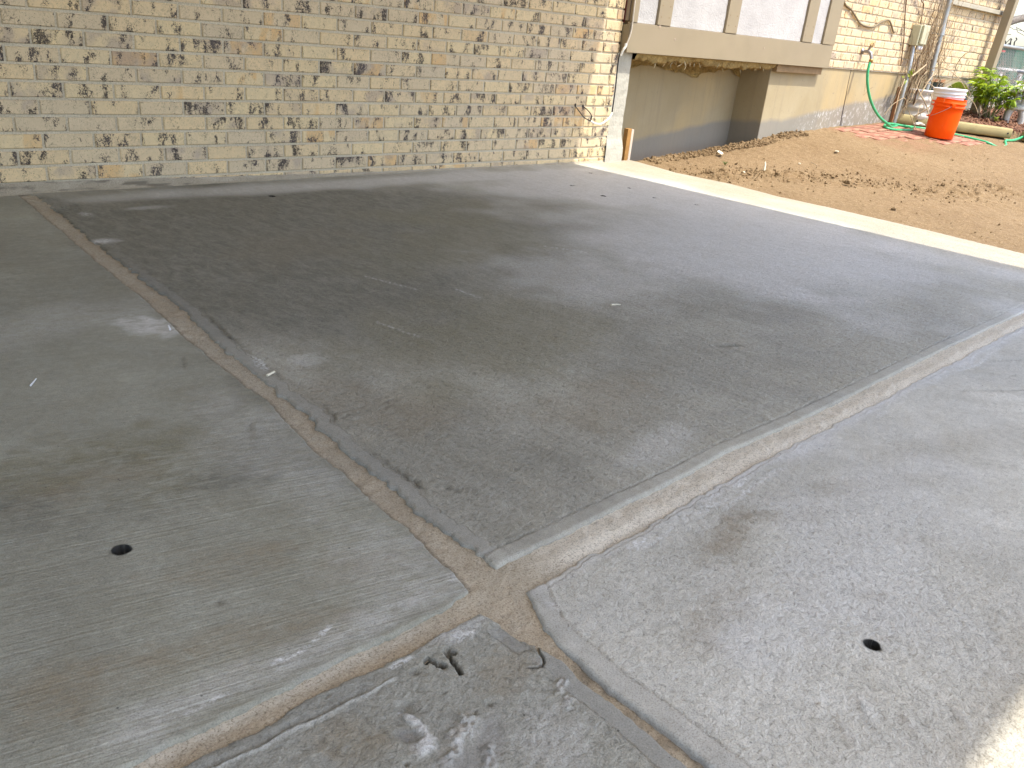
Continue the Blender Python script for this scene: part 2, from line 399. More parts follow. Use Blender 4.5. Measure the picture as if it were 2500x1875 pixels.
# ------------------------------------------------------------------ ground
LX = 0.20094; CZ = 0.06773                     # brick length and course height, joints included
ZS = -0.035                                     # top of the patio
def edge_right(y): return np.interp(y, [-9, -2.7, -2.2, -1.55, -1.26, -.85, -.46, -.06, .2], [3.95, 3.94, 3.965, 3.965, 3.935, 3.985, 3.93, 4.0, 4.03])
def dirt_base(x, y):
    a = np.interp(x, [3.9, 4.1, 4.85, 5.69, 6.0, 6.57, 7.13, 8.08, 10, 14, 40], [-.06, -.05, .005, .077, .125, .157, .178, .214, .24, .25, .25])
    k = smooth((x-4.0)/2.2)
    z = a + .10*k*np.clip(y, -2.2, .1)
    return z
def dirt_z(x, y):
    z = dirt_base(x, y)
    # trench in the recess under the bay
    rec = smooth((y-.035)/.05)*smooth((x-3.8)/.05)*smooth((5.70-x)/.03)
    z = z - .28*rec
    # mulch bed, raised behind the timber
    s = (x-8.25)*(-.81) + (y-.03)*(-.95)           # line through the timber, negative behind it
    bed = smooth((-s-.04)/.10)*smooth((x-8.05)/.12)
    z = z + bed*(.075 + .02*np.clip((x-8.6), 0, 2))
    return z, bed
def ridge(x, y):
    px = np.array([3.9, 4.35, 4.75, 5.1, 5.5, 6.4]); py = np.array([-.6, -.62, -.80, -1.05, -1.5, -1.75])
    d = np.full(np.shape(x), 9.)
    for i in range(len(px)-1):
        ax_, ay_ = px[i], py[i]; bx, by = px[i+1]-ax_, py[i+1]-ay_
        t = np.clip(((x-ax_)*bx+(y-ay_)*by)/(bx*bx+by*by), 0, 1)
        d = np.minimum(d, np.hypot(x-ax_-t*bx, y-ay_-t*by))
    return np.exp(-(d/.16)**2)
def dz(x, y): return float(dirt_z(np.array([x]), np.array([y]))[0][0])

def build_dirt():
    xs = np.concatenate([np.arange(3.80, 6.6, .011), np.arange(6.6, 9.2, .016), np.linspace(9.22, 12, 90), np.linspace(12.3, 40, 30)])
    ys = np.concatenate([np.linspace(-30, -3.6, 40), np.arange(-3.55, .72, .0125), np.linspace(.75, 30, 30)])
    X, Y = np.meshgrid(xs, ys)
    Z, bed = dirt_z(X, Y)
    rd = ridge(X, Y)
    far = smooth((12-X)/3)
    n1 = fbm(X*2.6, Y*2.6, 4); cl = np.abs(fbm(X*11, Y*11, 4)); cl2 = fbm(X*34, Y*34, 3)
    lump = smooth((fbm(X*7.5+4, Y*7.5, 3)-.12)*3.2)
    Z = Z + far*(n1*.012 + cl2*.0056 + rd*(.016*cl + .022*lump + .009*cl2 - .004))
    face = smooth((X-5.6)/.3)*smooth((Y+.55)/.3)
    Z = Z + (.006*cl + .004*cl2)*smooth((.3-np.abs(Y))/.2)
    flat = smooth((Z-0)*0 + 1)*0
    # keep the slab edge clear
    Z = np.where(X < edge_right(Y)+.02, np.minimum(Z, ZS-.02), Z)
    nearslab = smooth((edge_right(Y)+.22-X)/.2)
    Z = Z*(1-nearslab*.75) + (ZS-.012+cl2*.003)*nearslab*.75
    # beyond the slab to the south and far away flatten out
    red = smooth((bed)*0)
    me = grid_mesh('ground', X, Y, Z, {'red': np.clip(.5*smooth((X-6.6)/.4)*smooth((8.9-X)/.3)*smooth((Y+.95)/.25)*smooth((.0+.1-Y)/.1)*(.5+fbm(X*6, Y*6, 3)), 0, 1)})
    link('ground', me, M_dirt, kind='structure')
build_dirt()
# far ground that reaches the horizon, under and around the fine sheet
fg = MB(); fg.add([(-400, -400, -.16), (400, -400, -.16), (400, 400, -.16), (-400, 400, -.16)], [(0, 1, 2, 3)])
fg.obj('yard_ground', M_dirt, kind='structure')

# ------------------------------------------------------------------ patio slabs
def pl(pts, by=1):
    a = np.array(sorted(pts, key=lambda p: p[by])); return a
AL = np.array([(.0, .3), (-.022, .08), (-.052, -.617), (-.079, -1.186), (-.088, -1.546), (-.110, -1.812), (-.116, -2.017), (-.123, -2.217), (-.117, -2.319), (-.135, -2.443), (-.151, -2.564), (-.150, -2.648), (-.159, -2.74), (-.164, -2.908), (-.178, -3.06), (-.188, -3.131), (-.19, -9)])[::-1]
AR = np.array([(.015, .3), (.015, .07), (.011, -.492), (-.015, -.769), (-.018, -1.119), (-.036, -1.413), (-.037, -1.601), (-.068, -1.913), (-.077, -2.117), (-.083, -2.251), (-.084, -2.376), (-.095, -2.543), (-.106, -2.668), (-.109, -2.807), (-.118, -2.92), (-.110, -3.076), (-.10, -9)])[::-1]
BT = np.array([(-3, -3.107), (-.10, -3.108), (.092, -3.106), (.253, -3.102), (.421, -3.101), (.617, -3.088), (.849, -3.094), (1.267, -3.086), (1.895, -3.072), (2.706, -3.066), (6, -3.06)])
BB = np.array([(-3, -3.19), (-.11, -3.189), (.019, -3.178), (.171, -3.182), (.331, -3.168), (.526, -3.162), (.645, -3.161), (.821, -3.155), (1.126, -3.154), (1.466, -3.145), (1.854, -3.139), (2.186, -3.134), (2.584, -3.128), (6, -3.12)])
LT = np.array([(-9, -3.146), (-.743, -3.146), (-.667, -3.144), (-.609, -3.147), (-.56, -3.143), (-.522, -3.146), (-.463, -3.142), (-.406, -3.140), (-.343, -3.143), (-.241, -3.144), (-.188, -3.131), (1, -3.13)])
LB = np.array([(-9, -3.186), (-.695, -3.185), (-.651, -3.187), (-.583, -3.188), (-.518, -3.181), (-.462, -3.179), (-.413, -3.186), (-.362, -3.189), (-.271, -3.183), (-.211, -3.181), (1, -3.18)])
A2L = np.array([(-.211, -3.181), (-.204, -3.214), (-.199, -3.269), (-.189, -3.294), (-.187, -3.341), (-.191, -3.382), (-.190, -3.448), (-.192, -3.482), (-.195, -9)])[::-1]
A2R = np.array([(-.114, -3.189), (-.137, -3.235), (-.153, -3.265), (-.163, -3.318), (-.165, -3.35), (-.171, -3.415), (-.168, -3.462), (-.168, -9)])[::-1]
def ef(a, by, wob=.004, seed=0.):
    k = 1-by
    def f(t):
        t = np.asarray(t, float)
        return np.interp(t, a[:, by], a[:, k]) + wob*fbm(t*26+seed, t*0+seed, 3) + wob*.5*fbm(t*110+seed, t*0+3, 2)
    return f
xAL = ef(AL, 1, .005, 1.); AR[:, 0] += .009*smooth((AR[:, 1]+2.6)/.5)*smooth((.3-AR[:, 1])/.3)
xAR = ef(AR, 1, .011, 2.); yBT = ef(BT, 0, .003, 3.); yBB = ef(BB, 0, .006, 4.)
yLT = ef(LT, 0, .003, 5.); yLB = ef(LB, 0, .004, 6.); x2L = ef(A2L, 1, .004, 7.); x2R = ef(A2R, 1, .003, 8.)

def axis(spans, extra=()):
    """spans: (lo, hi, step) joined, plus tight clusters of lines at extra (centre, half width)"""
    a = np.concatenate([np.arange(lo, hi, st) for lo, hi, st in spans] + [[spans[-1][1]]])
    for c, w in extra: a = np.concatenate([a, np.linspace(c-w, c+w, 25)])
    return np.unique(np.round(a, 5))
def edge_pack(lo, hi):
    d = [.0, .0012, .003, .006, .010]
    return [lo+x for x in d], [hi-x for x in d]

HOLES = []
def slab(name, X, Y, d_edges, fn, mat, parent, z0):
    """X, Y: vertex grids whose border rows are the slab's outline; d_edges: distance to broken edges"""
    a = {k: np.zeros_like(X) for k in ('dk', 'br', 'ol', 'pl', 'wh', 'sm', 'hole', 'dust_sun_tone')}
    a['rough'] = np.ones_like(X)
    Z = z0 + .0025*fbm(X*1.4, Y*1.4, 3) + .0006*fbm(X*30, Y*30, 3)
    Z = Z - .005*np.exp(-(d_edges/.0020)**1.2)
    Z = fn(X, Y, Z, a)
    for k in a:
        if k != 'rough': a[k] = np.clip(a[k], 0, 1)
    # skirt
    def pad(A, f=None):
        B = np.pad(A, 1, mode='edge'); return B
    Xp, Yp, Zp = pad(X), pad(Y), pad(Z)
    Zp[0, :] = Zp[-1, :] = z0-.11; Zp[:, 0] = Zp[:, -1] = z0-.11
    me = grid_mesh(name, Xp, Yp, Zp, {k: pad(v) for k, v in a.items()})
    return link(name, me, mat, parent)

patio = empty('patio', (0, 0, 0), kind='structure')

def hole(X, Y, Z, a, cx, cy, r, depth=.05):
    d = np.hypot(X-cx, Y-cy)/r + (.16*fbm(X*60, Y*60, 2))
    m = d < 1
    Z = np.where(m, Z-depth, Z)
    a['hole'] = np.maximum(a['hole'], smooth((1.30-d)/.22))
    a['dk'] = np.maximum(a['dk'], .5*smooth((1.5-d)/.4))
    return Z
def groove(X, Y, x0, y0, x1, y1, w, wob=.0, k=60):
    dx, dy = x1-x0, y1-y0; L2 = dx*dx+dy*dy
    t = ((X-x0)*dx+(Y-y0)*dy)/L2
    d = ((X-x0)*dy-(Y-y0)*dx)/math.sqrt(L2) + wob*fbm(X*k, Y*k, 3)
    return np.exp(-(d/w)**2)*smooth(t/.03+.5)*smooth((1-t)/.03+.5)

# --- main slab
FARH = [(.944, -.355), (2.696, -.866), (3.064, -.748), (3.208, -.30), (2.736, -.588), (2.978, -1.006), (3.086, -1.226)]
def f_main(X, Y, Z, a):
    dA = X - xAR(Y); dB = Y - yBT(X)
    # tooled margins beside the joints
    wA = .036 + .006*fbm(Y*4, Y*0, 2); wB = .034 + .003*fbm(X*3, X*0+5, 2)
    mA = smooth((wA-dA)/.006); mB = smooth((wB-dB)/.004)
    mar = np.maximum(mA*smooth((-.9-Y)/.5), mB)
    a['rough'] = (1-mar)*(.35+.65*smooth((-.9-Y)/1.6))
    a['sm'] = mA*smooth((-.9-Y)/.5)*.45*(1-mB); a['pl'] = a['pl'] + .12*mB
    gA = np.exp(-((dA-wA-.006)/.006)**2)*smooth((-1.5-Y)/.4)*np.clip(.3+1.2*fbm(Y*9, Y*0+1, 3), 0.15, 1)
    Z = Z - .005*gA - .003*np.exp(-((dB-wB-.002)/.0022)**2) + .0035*gA*fbm(X*160, Y*160, 2)
    a['dk'] = a['dk'] + .75*gA + .45*np.exp(-((dB-wB-.002)/.0022)**2)
    # pebbly swirl finish near the camera
    near = smooth((-1.4-Y)/1.2)*(1-mar)
    Z = Z + near*.0012*fbm(X*70, Y*70, 3)
    # damp, dark ground-in stain in the inner corner; paler colour towards the open side paints its stronger light
    a['dk'] += .95*blob(X, Y, .55, -.85, .80, .72, .2, .5) + .55*blob(X, Y, .45, -1.45, .45, .75, .1, .6)
    a['dk'] += .50*blob(X, Y, .75, -1.0, 1.35, 1.0, .1, .4) + .25*blob(X, Y, 1.0, -1.7, 1.4, .9, .1, .5)
    a['dk'] += .35*blob(X, Y, 1.35, -.70, .85, .38, -.15, .5) + .28*blob(X, Y, 2.0, -1.35, .55, .22, -.3, .5)
    a['dk'] += .50*blob(X, Y, .05, -2.75, .22, .35, 0, .5) + .30*blob(X, Y, .75, -2.75, .5, .25, .1, .8) + .35*blob(X, Y, 1.7, -2.45, .6, .25, -.2, .8)
    a['br'] += .5*blob(X, Y, .12, -2.55, .14, .10, .3, .5) + .4*blob(X, Y, .02, -2.38, .10, .10, 0, .5) + .45*blob(X, Y, .55, -2.75, .22, .10, .2, .6)
    a['br'] += .22*blob(X, Y, .60, -1.20, .30, .18, .3, .7)
    a['ol'] += .65*blob(X, Y, .62, -2.25, .45, .28, .2, .7) + .55*blob(X, Y, 1.25, -1.35, .55, .3, .2, .8) + .5*blob(X, Y, 1.7, -.95, .6, .22, -.1, .8)
    a['pl'] += .9*blob(X, Y, 2.7, -.55, .85, .42, -.15, .7) + .95*blob(X, Y, 2.8, -1.9, 1.1, .9, 0, .7) + .9*blob(X, Y, 1.6, -.20, 1.5, .11, 0, .6) + .55*blob(X, Y, 3.2, -.5, .5, .5, 0, .6)
    a['pl'] += .45*blob(X, Y, 1.35, -1.95, .30, .35, .5, .7) + .45*blob(X, Y, .50, -2.98, .16, .05, .2, .6) + .4*blob(X, Y, 2.0, -2.2, .5, .3, -.3, .8)
    a['pl'] += .55*blob(X, Y, .075, -2.16, .05, .04, .4, .5) + .6*blob(X, Y, .03, -.86, .05, .035, 0, .5) + .5*blob(X, Y, .35, -.42, .09, .03, 0, .4)
    a['wh'] += .9*blob(X, Y, -.035, -2.12, .012, .05, -.2, .5) + .7*blob(X, Y, .02, -.86, .03, .02, 0, .6) + .5*blob(X, Y, .10, -.45, .02, .04, 0, .5)
    a['dust_sun_tone'] = .9*smooth((.55-(edge_right(Y)-X)+.12*fbm(X*4, Y*4, 3))/.25)  # soil dust by the edge, also tones down the sunlit strip
    # inner corner by the wall: broken dark crust
    cr = blob(X, Y, .06, -.25, .05, .16, .15, .7); a['dk'] += .9*cr; Z = Z - .004*cr + .004*cr*fbm(X*80, Y*80, 3)
    # control marks left by a trowel edge
    for y0, y1 in ((-2.462, -2.474), (-2.486, -2.502)):
        g = groove(X, Y, -.05, y0, .145, y1, .0022); Z = Z - .003*g; a['dk'] += .35*g
    g = groove(X, Y, 1.19, -2.66, 1.28, -2.69, .010, .006); Z = Z - .004*g; a['dk'] += .7*g
    for cx, cy, cl, an in ((.40, -2.0, .17, -1.35), (.82, -1.85, .12, -1.45), (1.2, -2.24, .03, .3), (.62, -1.6, .22, -1.2), (1.55, -1.55, .2, -1.0)):
        g = groove(X, Y, cx, cy, cx+cl*math.cos(an), cy+cl*math.sin(an), .003); a['pl'] += .7*g; Z = Z + .001*g
    for cx, cy in FARH:
        Z = hole(X, Y, Z, a, cx, cy, .009 if cx > 2.9 else .012, .03)
    for cx, cy, r in ((-.02, -2.86, .007), (-.005, -2.88, .006), (.03, -2.62, .005), (.55, -2.87, .004), (1.4, -2.0, .005), (.5, -2.9, .003)):
        Z = Z - .004*np.exp(-((X-cx)**2+(Y-cy)**2)/r**2); a['dk'] += .9*np.exp(-((X-cx)**2+(Y-cy)**2)/r**2)
    return Z
ub = axis([(0, .06, .004), (.06, 1.4, .008), (1.4, 4.0, .014)], [(cx+.02, .016) for cx, cy in FARH])
vb = axis([(0, .06, .004), (.06, 1.2, .008), (1.2, 3.1, .013)], [(3.09+cy, .016) for cx, cy in FARH])
U, V = np.meshgrid(ub/ub[-1], vb/vb[-1])
U0, V0 = np.meshgrid(ub, vb)
X = -.03 + U0; Y = -3.09 + V0
for _ in range(3):
    X = xAR(Y) + U*(edge_right(Y)+.004*fbm(Y*14, Y*0, 3)-xAR(Y)); Y = yBT(X) + V*(.02-yBT(X))
dE = np.minimum(np.minimum(X-xAR(Y), Y-yBT(X)), edge_right(Y)-X)
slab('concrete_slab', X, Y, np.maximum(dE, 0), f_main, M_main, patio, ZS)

# --- left slab (broom finish)
def f_left(X, Y, Z, a):
    dA = xAL(Y) - X; dB = Y - yLT(X)
    a['rough'] = .25+.75*smooth((-1.6-Y)/1.0)
    Z = Z + a['rough']*.0008*fbm(X*6, (Y+X*.2)*150, 2)
    a['dk'] += .60*blob(X, Y, -.47, -2.42, .035, .03, -.2, .8, 40) + .55*blob(X, Y, -.33, -2.62, .09, .06, 0, .9, 20) + .5*blob(X, Y, -.70, -2.50, .10, .06, 0, .9, 20)
    a['dk'] += .35*blob(X, Y, -.45, -1.1, .5, .7, 0, .8) + .5*blob(X, Y, -.13, -2.25, .05, .10, 0, .6) + .45*blob(X, Y, -.19, -2.62, .05, .16, 0, .8)
    a['dk'] += .5*blob(X, Y, -.50, -2.58, .14, .07, .2, .9, 20) + .4*blob(X, Y, -.62, -2.45, .2, .08, .3, .9, 14)
    a['ol'] += .75*blob(X, Y, -.40, -2.40, .16, .10, .2, .8) + .7*blob(X, Y, -.62, -2.36, .12, .10, .2, .8) + .6*blob(X, Y, -.46, -2.56, .08, .05, .2, .8)
    a['br'] += .6*blob(X, Y, -.44, -2.85, .12, .05, -.2, .8) + .55*blob(X, Y, -.55, -3.02, .11, .04, -.2, .8) + .7*blob(X, Y, -.75, -2.98, .08, .05, 0, .8) + .5*blob(X, Y, -.56, -2.47, .12, .06, 0, .8)
    a['br'] += .45*blob(X, Y, -.42, -3.06, .06, .03, -.2, .8) + .4*blob(X, Y, -.30, -2.98, .08, .05, -.2, .8)
    a['pl'] += 1.3*blob(X, Y, -.16, -1.74, .06, .09, .5, .4) + .5*blob(X, Y, -.42, -3.10, .30, .035, 0, .6) + .4*blob(X, Y, -.25, -3.0, .10, .10, 0, .8) + .35*blob(X, Y, -.22, -2.5, .10, .25, 0, .8) + .35*blob(X, Y, -.4, -1.6, .4, .12, .1, .7)
    a['wh'] += .95*blob(X, Y, -.505, -3.095, .035, .004, .0, .6, 60) + .9*blob(X, Y, -.44, -3.083, .025, .004, .3, .6, 60) + .6*blob(X, Y, -.62, -3.11, .04, .004, .1, .7, 60)
    ed = smooth((.045-np.minimum(dA, dB))/.04)
    a['dk'] += .35*ed*smooth((fbm(X*9, Y*9, 3)+.2)*2)
    Z = hole(X, Y, Z, a, -.588, -2.716, .0135, .06)
    for cx, cy, r in ((-.245, -2.98, .004), (-.33, -3.0, .002), (-.52, -2.93, .006), (-.55, -2.98, .003), (-.36, -2.87, .005)):
        g = np.exp(-((X-cx)**2+(Y-cy)**2)/r**2); Z = Z - .004*g; a['dk'] += .9*g
    for cx, cy, x1, y1 in ((-.20, -2.05, -.17, -1.98), (-.235, -2.46, -.20, -2.40)):
        g = groove(X, Y, cx, cy, x1, y1, .006, .006); Z = Z - .003*g; a['dk'] += .6*g
    return Z
ub = np.concatenate([-axis([(0, .05, .003), (.05, .8, .007), (.8, 1.4, .03), (1.4, 6, .3)], [(.588-.16, .022)])[::-1]])
vb = axis([(0, .05, .003), (.05, .9, .007), (.9, 3.15, .012)], [(3.145-2.716, .022)])
U0, V0 = np.meshgrid(ub, vb); V = V0/V0.max()
X = U0-.16; Y = -3.145+V0
for _ in range(3):
    X = xAL(Y)+U0; Y = yLT(X)+V*(.02-yLT(X))
dE = np.minimum(xAL(Y)-X, Y-yLT(X))
slab('concrete_slab', X, Y, np.maximum(dE, 0), f_left, M_left, patio, ZS-.003)

# --- right front slab
def f_right(X, Y, Z, a):
    dA = X - x2R(Y); dB = yBB(X) - Y
    mA = smooth((.040-dA)/.004); mB = smooth((.016+.006*fbm(X*7, X*0, 3)-dB)/.003)
    mar = np.maximum(mA, mB*.8)
    a['rough'] = (1-mar)*(.55+.45*fbm(X*2, Y*2, 3)+.35*smooth((.9-X)/.5)); a['sm'] = mA*.25
    Z = Z + (1-mar)*.0011*fbm(X*75, Y*75, 3) - .002*np.exp(-((dA-.041)/.002)**2)
    a['dk'] += .45*np.exp(-((dA-.041)/.002)**2) + .3*mA*smooth(fbm(X*20, Y*20, 3)*2)
    a['wh'] += .55*np.exp(-((dB-.045-.02*fbm(X*6, X*0, 3))/.008)**2)*smooth(fbm(X*5, X*0+3, 3)*4+.2)
    a['pl'] += .9*smooth((.055+.03*fbm(X*5, X*0+2, 3)-dB)/.05)*smooth((X-.2)/.5) + .55*smooth((.03-dB)/.02)
    a['pl'] += .55*blob(X, Y, .55, -3.45, .5, .16, .2, .8) + .45*blob(X, Y, .15, -3.5, .12, .06, 0, .8)
    a['wh'] += .85*blob(X, Y, .155, -3.205, .03, .008, .1, .7, 50) + .8*blob(X, Y, .52, -3.185, .06, .010, .1, .7, 40) + .7*blob(X, Y, .40, -3.19, .05, .008, .2, .7, 50) + .6*blob(X, Y, -.105, -3.235, .012, .02, 0, .6, 60) + .6*blob(X, Y, .47, -3.222, .05, .005, .1, .7, 60)
    a['br'] += .3*blob(X, Y, .75, -3.36, .3, .03, -.4, .8) + .25*blob(X, Y, 1.2, -3.4, .4, .05, -.3, .8) + .4*blob(X, Y, .5, -3.33, .12, .02, -.5, .8)
    a['br'] += .5*blob(X, Y, .09, -3.42, .08, .035, .3, .8) + .5*blob(X, Y, .35, -3.28, .10, .03, .3, .8) + .55*blob(X, Y, .37, -3.55, .035, .012, -.6, .6) + .45*blob(X, Y, .28, -3.62, .035, .008, -.6, .6) + .35*blob(X, Y, .27, -3.3, .09, .04, .2, .8) + .35*blob(X, Y, .62, -3.52, .07, .014, -.6, .6)
    a['dust_sun_tone'] += .6*smooth((-3.72-Y)/.12)  # tan painted where the sunlit patch falls, to dull its brightness
    a['dk'] += .16*blob(X, Y, .15, -3.32, .14, .07, .2, .9)
    Z = hole(X, Y, Z, a, .244, -3.612, .0118, .05)
    for cx, cy, r in ((.27, -3.37, .004), (.40, -3.29, .004), (.30, -3.42, .003), (.345, -3.255, .004), (.15, -3.66, .003), (.05, -3.62, .0025)):
        g = np.exp(-((X-cx)**2+(Y-cy)**2)/r**2); Z = Z - .004*g; a['dk'] += .9*g
    for cx, cy in ((.10, -3.67), (.12, -3.73), (.20, -3.77), (.03, -3.68)):
        b = blob(X, Y, cx, cy, .022, .009, .9, .7, 60); Z = Z + .0022*b*(1+fbm(X*150, Y*150, 2)); a['pl'] += .35*b
    for x0, y0, x1, y1 in ((1.55, -3.25, 1.9, -3.45), (1.9, -3.2, 2.6, -3.5)):
        g = groove(X, Y, x0, y0, x1, y1, .005, .01, 8); Z = Z - .002*g; a['dk'] += .4*g
    return Z
ub = axis([(0, .06, .0025), (.06, .7, .005), (.7, 2.0, .010), (2.0, 4.12, .02)], [(.244+.166, .018)])
vb = -axis([(0, .06, .0025), (.06, .75, .005), (.75, 1.2, .02), (1.2, 3.4, .2)], [(3.612-3.18, .018)])[::-1]
U0, V0 = np.meshgrid(ub, vb); U = U0/U0.max()
X = -.16+U0; Y = -3.18+V0
for _ in range(3):
    X = x2R(Y)+U*(edge_right(Y)-x2R(Y)); Y = yBB(X)+V0
dE = np.minimum(np.minimum(X-x2R(Y), yBB(X)-Y), edge_right(Y)-X)
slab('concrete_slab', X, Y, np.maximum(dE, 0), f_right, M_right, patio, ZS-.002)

# --- front slab, spalled corner next to the lens
def f_front(X, Y, Z, a):
    dA = x2L(Y) - X; dB = yLB(X) - Y
    m = smooth((.034-dA)/.003)*smooth((-3.305-Y)/.01)
    m2 = smooth((.014-np.abs((X+.221)+(Y+3.25)*.1))/.002)*smooth((Y+3.292)/.006)*smooth((-3.222-Y)/.006)
    mar = np.maximum(m, m2)
    a['rough'] = (1-mar)*1.0
    a['sm'] = mar*.55
    Z = Z + (1-mar)*(.0011*fbm(X*110, Y*110, 4) + .0010*fbm(X*25, Y*25, 3)) + .001*mar
    # chipped corner and crack by the joint
    corner = blob(X, Y, -.205, -3.255, .020, .035, .3, .5, 60); Z = Z - .004*corner; a['dk'] += .35*corner
    for pts, w in ((((-.193, -3.290), (-.201, -3.303), (-.206, -3.316), (-.212, -3.326)), .0022), (((-.311, -3.217), (-.316, -3.24), (-.323, -3.271)), .0037), (((-.212, -3.326), (-.226, -3.326), (-.238, -3.318)), .0014)):
        for p, q in zip(pts[:-1], pts[1:]):
            g = groove(X, Y, p[0], p[1], q[0], q[1], w, .0015, 90)
            Z = Z - .028*smooth((g-.35)*3); a['hole'] = np.maximum(a['hole'], smooth((g-.30)*3)); a['dk'] += .5*g
    for cx, cy, rx, ry, an in ((-.343, -3.217, .009, .0045, .6), (-.338, -3.226, .005, .009, .2), (-.335, -3.238, .006, .010, .3), (-.305, -3.224, .006, .012, .2)):
        b = blob(X, Y, cx, cy, rx*.8, ry*.8, an, .6, 140); Z = Z - .016*b; a['hole'] = np.maximum(a['hole'], b*(.95 if cx < -.33 else .35)); a['br'] += .3*b
    for cx, cy, r in ((-.372, -3.226, .006), (-.355, -3.335, .004), (-.327, -3.336, .0045), (-.421, -3.274, .011), (-.475, -3.347, .003)):
        g = np.exp(-((X-cx)**2+(Y-cy)**2)/r**2); Z = Z - .005*g; a['dk'] += .8*g
    d = blob(X, Y, -.446, -3.313, .010, .016, .6, .2, 60); Z = Z - .004*d; a['sm'] = np.maximum(a['sm'], d*.9); a['dk'] += .3*d
    # slurry ridge squeezed out of the ground
    lump = np.maximum.reduce([blob(X, Y, -.428, -3.298, .007, .018, .25, .5, 90), blob(X, Y, -.432, -3.322, .009, .013, .2, .5, 90), blob(X, Y, -.441, -3.338, .016, .012, .2, .5, 90)])
    lump = lump*(1-d); Z = Z + .004*lump*(1+.8*fbm(X*120, Y*120, 3)); a['wh'] += .45*lump; a['pl'] += .95*lump; a['sm'] *= (1-lump)
    for cx, cy, r in ((-.432, -3.372, .012), (-.385, -3.398, .012), (-.39, -3.41, .014), (-.415, -3.37, .014), (-.372, -3.345, .02), (-.395, -3.35, .02), (-.225, -3.372, .014), (-.243, -3.40, .012)):
        b = blob(X, Y, cx, cy, r, r*.6, .6, .9, 100); Z = Z + .0035*b*(1+1.2*fbm(X*170, Y*170, 3)); a['pl'] += .55*b
    tr = blob(X, Y, -.43, -3.40, .045, .035, .5, .4, 25); tr = np.maximum(tr, blob(X, Y, -.37, -3.385, .05, .02, .7, .4, 25))
    a['sm'] = np.maximum(a['sm'], .8*tr); a['rough'] *= (1-.8*tr)
    ridge_ = groove(X, Y, -.75, -3.212, -.40, -3.222, .003, .008, 25); Z = Z + .003*ridge_; a['pl'] += .4*ridge_
    g = groove(X, Y, -.75, -3.205, -.45, -3.213, .004, .006, 25); Z = Z - .004*g; a['dk'] += .4*g
    a['br'] += .5*blob(X, Y, -.515, -3.262, .05, .03, 0, .8) + .55*blob(X, Y, -.265, -3.30, .05, .035, .3, .8) + .35*blob(X, Y, -.50, -3.30, .05, .02, 0, .8)
    a['pl'] += .6*blob(X, Y, -.27, -3.195, .05, .016, 0, .6) + .35*blob(X, Y, -.30, -3.43, .06, .05, .2, .8)
    a['wh'] += .8*blob(X, Y, -.375, -3.200, .020, .005, 0, .6, 80) + .7*blob(X, Y, -.27, -3.208, .02, .012, 0, .7, 80)
    a['dk'] += .35*smooth((.02-dB)/.02)*smooth((-.40-X)/.1)
    return Z
ub = -axis([(0, .05, .0016), (.05, .50, .0022), (.50, .8, .01), (.8, 5, .3)])[::-1]
vb = -axis([(0, .04, .0016), (.04, .33, .0022), (.33, .6, .01), (.6, 3.4, .3)])[::-1]
U0, V0 = np.meshgrid(ub, vb)
X = -.2+U0; Y = -3.18+V0
for _ in range(3):
    X = x2L(Y)+U0; Y = yLB(X)+V0
dE = np.minimum(x2L(Y)-X, yLB(X)-Y)
slab('concrete_slab', X, Y, np.maximum(dE, 0), f_front, M_front, patio, ZS-.002)

# --- sandy filler in the joints (one sheet per joint, butted)
def joint(xs, ys, parent, which):
    X, Y = np.meshgrid(xs, ys)
    Z = ZS - .0065 + .0030*fbm(X*30, Y*30, 3) + .0018*fbm(X*130, Y*130, 2)
    og = np.clip(.35+.9*fbm(X*5, Y*5, 3), 0, 1)*.8; lt = np.zeros_like(X); dk = np.zeros_like(X)
    dt = yBT(X)-Y
    inB = smooth((dt+.03)/.01)*smooth((.11-dt)/.02)*smooth((X+.10)/.16)
    lt = .9*inB*smooth((.088-dt)/.03)*np.clip(.9+.35*fbm(X*7, Y*25, 3), 0, 1)
    Z = Z + .0045*np.exp(-((dt-.04)/.026)**2)*inB
    if which == 'B':
        og = og*smooth((dt-.02)/.04)
        w = smooth((-.265-X)/.06)
        lt = np.maximum(lt, w*.32*smooth((Y+3.163)/.012)); og = np.maximum(og*(1-w), w*.9*smooth((-3.158-Y)/.014))
        Z = Z - .003*w
    else:
        dk = .55*smooth((.008-np.abs(X-xAL(Y)))/.006)*smooth((Y+3.135)/.01)
        og = og*(1-inB); dk = dk*(1-inB)
        dk = np.maximum(dk, .16*smooth((Y+3.13)/.35)*np.clip(.8+.6*fbm(X*12, Y*5, 3), 0, 1))
        low = smooth((-3.30-Y)/.05)
        Z = Z - .006*low; dk = np.maximum(dk, low*.35*smooth(fbm(X*60, Y*60, 3)*2+.5))
        og = np.maximum(og, .7*smooth((-3.19-Y)/.02)*(1-low*.5)*(1-inB))
    link('joint_filler', grid_mesh('joint_filler', X, Y, Z, {'og': og, 'lt': lt, 'dk': np.clip(dk, 0, 1)}), M_joint, parent)
joint(np.linspace(-.26, .06, 55), np.concatenate([np.arange(-6, -3.7, .2), np.arange(-3.7, .021, .006)]), patio, 'A')
joint(np.concatenate([np.arange(-5, -.9, .3), np.arange(-.9, -.259, .005), [-.26]]), np.arange(-3.215, -3.119, .005), patio, 'B')
joint(np.concatenate([[.06], np.arange(.065, 1.4, .006), np.arange(1.4, 3.97, .015)]), np.arange(-3.215, -3.029, .005), patio, 'B')
